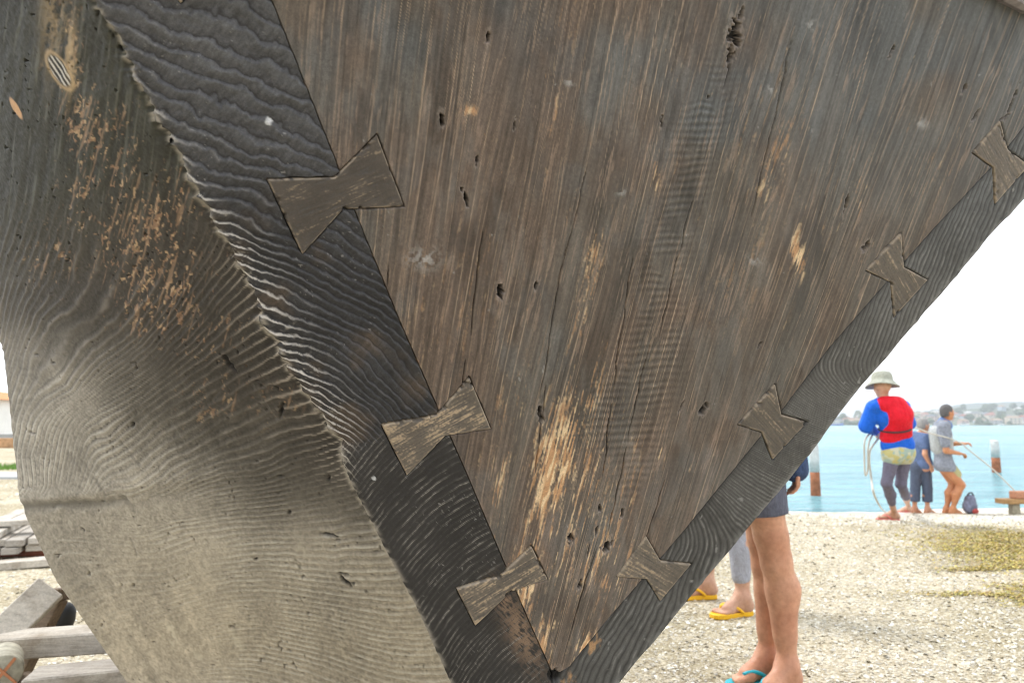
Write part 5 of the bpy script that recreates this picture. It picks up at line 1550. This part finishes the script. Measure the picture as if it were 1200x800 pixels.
# ---------------------------------------------------------------- man in blue
d1 = 12.4
f1 = gpt(1072, 600); f2 = gpt(1087, 600)
f1 = P(1072, 598, 12.4); f2 = P(1087, 599, 12.35)
for f_ in (f1, f2): f_[2] = float(ground(f_[0], f_[1]))
base = np.array([f1[0], f1[1], f1[2]])
root = empty('person', tuple(base)); tag(root, 'grey-haired person in a blue t-shirt and dark cropped trousers, standing at the water', 'person')
hipc = P(1079, 545, d1); chest = P(1077, 518, d1); neck = P(1078, 508, d1); hc = P(1082, 498, d1 - .02)
hip1 = P(1074, 547, d1); hip2 = P(1084, 547, d1 - .03); k1 = (hip1 + f1) / 2 + [0, .01, .03]; k2 = (hip2 + f2) / 2 + [0.02, 0, .03]
a1 = f1 + [0, 0, .09]; a2 = f2 + [0, 0, .09]
s1 = P(1068, 511, d1 + .10); s2 = P(1084, 511, d1 - .12); lat = s2 - s1
e2 = P(1084, 532, d1 - .20); w2 = P(1090, 545, d1 - .17); e1 = P(1077, 528, d1 + .28); w1 = P(1088, 524, d1 + .36)
fwd = np.array([.95, .25, -.05])
b = SDF(.02); torso(b, hipc, chest, neck, lat, .15, .17, sc=.95)
leg(b, hip1, k1, a1, .9, 1.05, (-1, 0, 0)); leg(b, hip2, k2, a2, .9, 1.05, (-1, 0, 0))
b.cap(neck - (neck - chest) * .2, hc - [0, 0, .05], .05, .046, k=.03); fr = head(b, hc, fwd, (0, 0, 1), .98)
for s_, e_, w_ in ((s1, e1, w1), (s2, e2, w2)):
    b.cap(s_, e_, .048, .040, k=.04); b.cap(e_, w_, .040, .026, k=.02); hand(b, w_, w_ - e_, np.array([0, 1., 0]), np.array([1., 0, 0]), .98, .7)
for a_, sgn in ((a1, 1), (a2, -1)): foot(b, a_, a_[:2] - np.array([.03, 0]), (1, .25, 0), float(ground(a_[0], a_[1])), .95, lift=0.0, side=sgn)
b.obj('body', SK_TAN, root, .012, base); eyes(hc, fr, root, base, .98)
M_GREYHAIR = cloth('grey_hair', (.30, .29, .28), 120, .3, .7); M_DARKHAIR = cloth('dark_grey_hair', (.115, .11, .11), 120, .3, .7)
hair_cap(hc, fr, M_GREYHAIR, root, base, .012, .98)
s = SDF(.03); torso(s, hipc + (chest - hipc) * .1, chest, neck, lat, .16, .175, inf=.016, sc=.98)
s.cap(s1, s1 + (e1 - s1) * .62, .066, .060, k=.04); s.cap(s2, s2 + (e2 - s2) * .62, .066, .060, k=.04); s.cut(neck + (neck - chest) * .2, neck - chest)
s.obj('shirt', cloth('dusty_blue_cloth', (.115, .165, .30), 40, .12), root, .013, base)
s = SDF(.015); s.cap(hip1, hip2, .108); s.cap(hipc, hipc + (chest - hipc) * .14, .122)
for hp_, kn_, an_ in ((hip1, k1, a1), (hip2, k2, a2)):
    s.cap(hp_, kn_, .096, .078); s.cap(kn_, kn_ + (an_ - kn_) * .62, .078, .080)
s.cut(k1 + (a1 - k1) * .66, (0, 0, -1))
s.obj('trousers', cloth('slate_navy_cloth', (.085, .105, .155), 40, .15), root, .013, base)

# ---------------------------------------------------------------- man in grey hauling the rope
d2 = 12.0
f1 = P(1110, 597, 12.05); f2 = P(1117, 599, 11.95)
for f_ in (f1, f2): f_[2] = float(ground(f_[0], f_[1]))
base = f1.copy()
root = empty('person', tuple(base)); tag(root, 'dark-haired person in grey shirt and pale vest, bare legs, hauling the rope', 'person')
hipc = P(1106, 543, d2); chest = P(1103, 507, d2); neck = P(1106, 494, d2); hc = P(1110, 483, d2 - .02)
hip1 = P(1105, 545, d2 + .06); hip2 = P(1109, 546, d2 - .08); k1 = P(1117, 567, d2 + .07); k2 = P(1126, 568, d2 - .1)
a1 = f1 + [-.02, 0, .085]; a2 = f2 + [-.01, 0, .085]
s1 = P(1099, 499, d2 + .20); s2 = P(1105, 500, d2 - .20); lat = s2 - s1
e2 = P(1109, 528, d2 - .26); w2 = P(1124, 531, d2 - .18); e1 = P(1113, 520, d2 + .26); w1 = P(1127, 519.5, d2 + .12)
fwd = np.array([1.0, .12, -.02])
b = SDF(.02); torso(b, hipc, chest, neck, lat, .16, .19, sc=1.02)
leg(b, hip1, k1, a1, 1.0, 1.12, (-1, 0, 0)); leg(b, hip2, k2, a2, 1.0, 1.12, (-1, 0, 0))
b.cap(neck - (neck - chest) * .2, hc - [0, 0, .05], .055, .052, k=.03); fr = head(b, hc, fwd, (-.05, 0, 1), 1.03)
for s_, e_, w_ in ((s1, e1, w1), (s2, e2, w2)):
    b.cap(s_, e_, .055, .045, k=.04); b.cap(e_, w_, .045, .029, k=.02); hand(b, w_, w_ - e_, np.array([0, 0, -1.]), np.array([0, 1., 0]) * (1 if s_ is s2 else -1), 1.05, 1.0)
for a_, sgn in ((a1, 1), (a2, -1)): foot(b, a_, a_[:2] - np.array([.03, 0]), (1, -.1, 0), float(ground(a_[0], a_[1])), 1.0, lift=0.0, side=sgn)
b.obj('body', SK_DEEP, root, .012, base); eyes(hc, fr, root, base, 1.03)
hair_cap(hc, fr, M_DARKHAIR, root, base, .012, 1.03)
s = SDF(.03); torso(s, hipc + (chest - hipc) * .0, chest, neck, lat, .19, .20, inf=.022, sc=1.03)
s.cap(s1, s1 + (e1 - s1) * .72, .076, .072, k=.04); s.cap(s2, s2 + (e2 - s2) * .72, .076, .072, k=.04)
s.cap(hip1, hip1 + (k1 - hip1) * .08, .125); s.cap(hip2, hip2 + (k2 - hip2) * .08, .125)
s.cut(neck + (neck - chest) * .12, neck - chest); s.cut(hipc - [0, 0, .12], (0, 0, -1))
s.obj('shirt', cloth('mottled_grey_cloth', (.235, .255, .30), 34, .28), root, .013, base)
s = SDF(.03); bk = nrm(np.cross(neck - hipc, lat)); bk = bk * np.sign(np.dot(bk, [-1, 0, 0]))
for sg in (-1, 1): s.cap(chest + nrm(lat) * sg * .08 + bk * .045, hipc + (chest - hipc) * .5 + nrm(lat) * sg * .08 + bk * .05, .125, .11)
for sg in (-1, 1): s.cap(chest + nrm(lat) * sg * .10 - bk * .055, hipc + (chest - hipc) * .5 + nrm(lat) * sg * .11 - bk * .06, .085, .08)
ves = s.obj('vest', cloth('pale_grey_cloth', (.40, .42, .42), 30, .15), root, .013, base)
s = SDF(.02); s.cap(neck + [0, 0, -.02], neck + [0.01, 0, .015], .078); s.cap(neck - [0.02, 0, .02], neck + [.05, 0, -.06], .08)
s.obj('collar', cloth('blue_collar', (.14, .22, .42), 30), root, .012, base)
s = SDF(.03)
for hp_, kn_ in ((hip1, k1), (hip2, k2)): s.cap(hp_ + [0.03, 0, 0], hp_ + (kn_ - hp_) * .52 + [.03, 0, .03], .105, .085)
s.obj('shorts', cloth('olive_shorts', (.40, .38, .20), 30), root, .013, base)
gw1, gw2 = w1, w2

# ---------------------------------------------------------------- near person, standing behind the boat
far = P(897, 797, 3.02); nea = P(924, 812, 2.90)
far[2] = 0; nea[2] = 0
gF = float(ground_n(far[0], far[1])) ; gN = float(ground_n(nea[0], nea[1]))
base = np.array([nea[0], nea[1], gN])
root = empty('person', tuple(base)); tag(root, 'person half hidden by the boat, bare legs in dark grey shorts and turquoise flip-flops', 'person')
aF = np.array([far[0] + .012, far[1], gF + .10]); aN = np.array([nea[0] + .0, nea[1], gN + .10])
kF = P(899, 655, 3.06); kN = P(909, 650, 2.94)
hF = P(882, 545, 3.08); hN = P(884, 545, 2.93)
hipc = (hF + hN) / 2 + [0, 0, .05]; chest = hipc + [-.03, .02, .36]; neck = hipc + [-.03, .02, .53]; hc = neck + [-.05, -.01, .15]
lat = nrm(hN - hF); lat = nrm([lat[0], lat[1], 0])
fdN = np.array([-.84, -.54, 0]); fdF = np.array([-.93, -.36, 0])
s1 = neck - lat * .19 - [0, 0, .06]; s2 = neck + lat * .21 + [.06, 0, -.06]
w2 = P(931, 545, 2.93); e2 = (s2 + w2) / 2 + [.03, .02, .03]; e1 = s1 + [-.02, .05, -.28]; w1 = e1 + [-.2, -.05, .02]
b = SDF(.02); torso(b, hipc, chest, neck, lat, .16, .19)
def bigleg(S_, hip, knee, ank, bk):
    bk = nrm(bk)
    S_.cap(hip, knee + (hip - knee) * .16, .090, .061, k=.03)
    S_.cap(knee + (hip - knee) * .2 - bk * .004, knee, .060, .049, k=.03)
    S_.cap(knee - bk * .014, knee - bk * .016 + (ank - knee) * .06, .047, .044, k=.03)
    S_.cap(knee, ank, .047, .033, k=.03)
    S_.cap(knee + (ank - knee) * .10 + bk * .006, knee + (ank - knee) * .32 + bk * .026, .046, .051, k=.05)
    S_.cap(knee + (ank - knee) * .32 + bk * .028, knee + (ank - knee) * .70 + bk * .012, .054, .034, k=.05)
    S_.cap(ank + (knee - ank) * .25 + bk * .012, ank + bk * .022 - [0, 0, .03], .026, .022, k=.03)
    S_.ell(ank + np.cross(bk, [0, 0, 1]) * .028 - [0, 0, .012], np.array([.014, .014, .016]), k=.015); S_.ell(ank - np.cross(bk, [0, 0, 1]) * .028, np.array([.014, .014, .016]), k=.015)
bigleg(b, hF, kF, aF, -fdF); bigleg(b, hN, kN, aN, -fdN)
b.cap(neck - (neck - chest) * .2, hc - [0, 0, .05], .055, .05, k=.03); fr = head(b, hc, np.array([-.8, -.55, -.1]), (0, 0, 1), 1.0)
for s_, e_, w_ in ((s1, e1, w1), (s2, e2, w2)):
    b.cap(s_, e_, .052, .042, k=.04); b.cap(e_, w_, .042, .027, k=.02)
hand(b, w2, w2 - e2 + np.array([0, 0, -.25]), np.array([-1., 0, 0]), np.array([0, -1., 0]), .78, 1.0); hand(b, w1, w1 - e1, np.array([0, 0, -1.]), np.array([0, -1., 0]), 1., .6)
foot(b, aF, aF[:2] - nrm(fdF)[:2] * .032, fdF, gF, 1.0, lift=.018, side=1); foot(b, aN, aN[:2] - nrm(fdN)[:2] * .032, fdN, gN, 1.0, lift=.018, side=-1)
b.obj('body', SK_TAN, root, .0065, base); eyes(hc, fr, root, base)
hair_cap(hc, fr, cloth('brown_hair', (.07, .045, .03), 120, .3), root, base, .011, 1.0)
s = SDF(.03); s.cap(hF + [0, 0, .03], hN + [0, 0, .03], .120); s.cap(hF, hF + (kF - hF) * .50, .112, .088); s.cap(hN, hN + (kN - hN) * .50, .112, .088); s.cap(hipc, hipc + [0, 0, .1], .125)
_pz = P(900, 600, 2.95)[2]
s.cut((0, 0, _pz), (0.12, 0, -1))
s.cuts[-1] = (np.array([nea[0], nea[1], _pz]), nrm(np.array([.10, 0, -1.])))
s.obj('shorts', cloth('charcoal_cloth', (.125, .13, .17), 60, .15), root, .0075, base)
s = SDF(.03); torso(s, hipc + [0, 0, .05], chest, neck, lat, .17, .195, inf=.016)
s.cap(s1, s1 + (e1 - s1) * .9, .068, .06, k=.04); s.cap(s2, e2, .066, .062, k=.04); s.cap(e2, e2 + (w2 - e2) * 1.05, .062, .052, k=.03); s.cut(neck + (neck - chest) * .14, neck - chest)
s.obj('shirt', cloth('navy_cloth', (.055, .085, .17), 60, .15), root, .010, base)
TURQ = simple('turquoise_rubber', (.02, .42, .52), .45, .08, 20)
flip_flop(root, base, aF[:2] - nrm(fdF)[:2] * .032, fdF, gF, TURQ, 1, th=.02); flip_flop(root, base, aN[:2] - nrm(fdN)[:2] * .032, fdN, gN, TURQ, -1, th=.02)

# ---------------------------------------------------------------- yellow flip-flops
yF = P(829, 699, 4.50); yN = P(874, 718, 4.12)
for q in (yF, yN): q[2] = 0
gF = float(ground_n(yF[0], yF[1])); gN = float(ground_n(yN[0], yN[1]))
base = np.array([yN[0], yN[1], gN])
root = empty('person', tuple(base)); tag(root, 'person behind the boat of whom only grey leggings and yellow flip-flops show', 'person')
aF = np.array([yF[0], yF[1], gF + .10]); aN = np.array([yN[0] - .015, yN[1], gN + .10])
kF = aF + [.0, .02, .40]; kN = aN + [-.02, .01, .40]; hF = kF + [.05, .0, .40]; hN = kN + [.02, .03, .40]
hipc = (hF + hN) / 2 + [0, 0, .05]; chest = hipc + [0, .0, .36]; neck = hipc + [0, 0, .52]; hc = neck + [-.03, -.02, .15]
lat = nrm([hN[0] - hF[0], hN[1] - hF[1], 0]); hF = hipc - lat * .09 - [0, 0, .05]; hN = hipc + lat * .09 - [0, 0, .05]
fdN = np.array([-.95, -.32, 0]); fdF = np.array([-.97, -.1, 0])
b = SDF(.02); torso(b, hipc, chest, neck, lat, .16, .18); bigleg(b, hF, kF, aF, -fdF); bigleg(b, hN, kN, aN, -fdN)
b.cap(neck - (neck - chest) * .2, hc - [0, 0, .05], .052, .05, k=.03); fr = head(b, hc, np.array([-1, -.2, 0]), (0, 0, 1))
s1 = neck - lat * .18 - [0, 0, .06]; s2 = neck + lat * .18 - [0, 0, .06]
for s_ in (s1, s2):
    e_ = s_ + [.02, 0, -.28]; w_ = e_ + [-.10, -.02, -.22]
    b.cap(s_, e_, .05, .04, k=.04); b.cap(e_, w_, .04, .026, k=.02); hand(b, w_, w_ - e_, np.array([0, 1., 0]), np.array([-1., 0, 0]), .95, .5)
foot(b, aF, aF[:2] - nrm(fdF)[:2] * .032, fdF, gF, .97, lift=.02, side=1); foot(b, aN, aN[:2] - nrm(fdN)[:2] * .032, fdN, gN, .97, lift=.02, side=-1)
b.obj('body', SK_FAIR, root, .009, base); eyes(hc, fr, root, base)
hair_cap(hc, fr, M_DARKHAIR, root, base, .012)
s = SDF(.03)
for h_, k_, a_, f_ in ((hF, kF, aF, fdF), (hN, kN, aN, fdN)):
    bk = -nrm(f_); s.cap(h_, k_, .10, .062); s.cap(k_, k_ + (a_ - k_) * .74, .056, .044); s.cap(k_ + (a_ - k_) * .1 + bk * .006, k_ + (a_ - k_) * .33 + bk * .024, .054, .060); s.cap(k_ + (a_ - k_) * .33 + bk * .024, k_ + (a_ - k_) * .7 + bk * .006, .060, .045)
s.cap(hF, hN, .11)
s.obj('leggings', cloth('pale_grey_leggings', (.36, .37, .42), 60, .1), root, .009, base)
s = SDF(.03); torso(s, hipc + [0, 0, .02], chest, neck, lat, .17, .185, inf=.016)
for s_ in (s1, s2): s.cap(s_, s_ + [.012, 0, -.17], .062, .058, k=.04)
s.cut(neck + (neck - chest) * .14, neck - chest); s.obj('shirt', cloth('white_cloth', (.6, .6, .58)), root, .012, base)
YEL = simple('yellow_rubber', (.85, .48, .015), .45, .08, 20)
flip_flop(root, base, aF[:2] - nrm(fdF)[:2] * .032, fdF, gF, YEL, 1, th=.026); flip_flop(root, base, aN[:2] - nrm(fdN)[:2] * .032, fdN, gN, YEL, -1, th=.026)

# ================================================================== rope, bollard and bag on the shore
M_ROPE = simple('pale_rope', (.52, .50, .44), .8, .2, 120)
def curve_pts(ctrl, n=60):
    c = np.asarray(ctrl, float); t = np.linspace(0, len(c) - 1, n); out = []
    cp = np.concatenate([[2 * c[0] - c[1]], c, [2 * c[-1] - c[-2]]])
    for u in t:
        i = min(int(u), len(c) - 2); f = u - i
        p0, p1, p2, p3 = cp[i], cp[i + 1], cp[i + 2], cp[i + 3]
        out.append(.5 * (2 * p1 + (p2 - p0) * f + (2 * p0 - 5 * p1 + 4 * p2 - p3) * f * f + (3 * p1 - p0 - 3 * p2 + p3) * f ** 3))
    return np.array(out)
bd = 11.6
bol = P(1189, 601, bd); bol[2] = float(ground(bol[0], bol[1]))
px_m = bd / FPX
root = empty('mooring_bollard', tuple(bol)); tag(root, 'low brown timber bollard of post, plank and block at the right edge of the shore', 'bollard')
m = MB(); m.box((0, 0, .06), (.12, .12, .20), bev=.01); m.build('post', simple('weathered_post', (.30, .27, .20), .8, .25, 20), root)
m = MB(); m.box((.10, 0, .20), (.66, .22, .075), bev=.008); m.build('plank', simple('ochre_timber', (.34, .20, .085), .75, .25, 20), root)
m = MB(); m.box((.16, .0, .297), (.36, .16, .115), bev=.012); m.build('block', simple('red_brown_timber', (.40, .19, .11), .75, .25, 20), root)
tie = bol + np.array([.04, -.02, .33])
rL = redw[0]
d_gr = P(1127, 517, 11.98)
main = curve_pts([rL + [0.0, .05, -.02], redw[1] + [0.02, .06, .0], P(1071, 501, 9.4), P(1092, 508, 11.2), P(1110, 512.5, 11.65), P(1122, 517, 11.82), P(1127.5, 520, 11.9), P(1133, 525, 11.86), P(1165, 551, 11.75), tie], 90)
m = MB(); rc = np.array([float(k) for k in main.mean(0)]); m.tube(main - rc, .0105, 8); o = m.build('rope', M_ROPE, None, True); o.location = tuple(rc)
tag(o, 'taut pale rope running from the red-vested person to the timber bollard', 'rope')
g0 = gpt(1040, 600)
tail = curve_pts([rL + [.02, .03, .03], rL + [-.02, -.10, -.06], P(1019, 530, 8.2), P(1021, 560, 8.2), P(1026, 583, 8.2), [g0[0] - .05, g0[1], float(ground_n(g0[0], g0[1])) + .015], [g0[0] + .18, g0[1] + .1, float(ground_n(g0[0] + .18, g0[1] + .1)) + .012]], 60)
tail2 = curve_pts([rL + [.0, .03, .03], P(1014, 515, 8.18), P(1013, 535, 8.2), P(1014, 556, 8.2), P(1017, 549, 8.22), P(1018, 520, 8.2), rL + [0.01, .02, .02]], 60)
m = MB(); rc = tail.mean(0); m.tube(tail - rc, .011, 8); m.tube(tail2 - rc, .010, 8); o = m.build('rope', M_ROPE, None, True); o.location = tuple(map(float, rc))
tag(o, 'loose pale rope end hanging in loops from the red-vested person to the beach', 'rope')
bp = P(1137, 599, 11.9); bp[2] = float(ground(bp[0], bp[1]))
root = empty('bag', tuple(bp)); tag(root, 'small grey and red bag on the shore between the man in grey and the bollard', 'bag')
s = SDF(.03); s.ell((0, 0, .12), (.115, .09, .12)); s.ell((.01, 0, .235), (.085, .07, .075)); s.ell((-.055, -.05, .10), (.055, .045, .07))
s.obj('body', cloth('grey_blue_nylon', (.17, .18, .25), 20, .35, .6), root, .012, np.zeros(3))
m = MB(); m.tube([(-.05, -.03, .29), (-.03, -.045, .335), (.02, -.04, .345), (.06, -.02, .29)], .012, 8); m.build('handle', simple('dark_webbing', (.05, .05, .07), .7), root, True)
s = SDF(.02); s.ell((.035, -.075, .055), (.055, .035, .045)); s.obj('pocket', cloth('red_nylon', (.45, .08, .07), 20, .1, .6), root, .012, np.zeros(3))

# ================================================================== air
m = MB(); m.box((0, 2300, 40), (9300, 5400, 92))
t = NT('haze_air'); t.t.nodes.remove(t.b)
pv = t.n('ShaderNodeVolumePrincipled'); pv.inputs['Color'].default_value = (.86, .92, 1.0, 1); pv.inputs['Density'].default_value = .0004; pv.inputs['Anisotropy'].default_value = .2
t.l(pv.outputs['Volume'], t.t.nodes['Material Output'].inputs['Volume'])
o = m.build('haze', t.m); tag(o, kind='stuff')
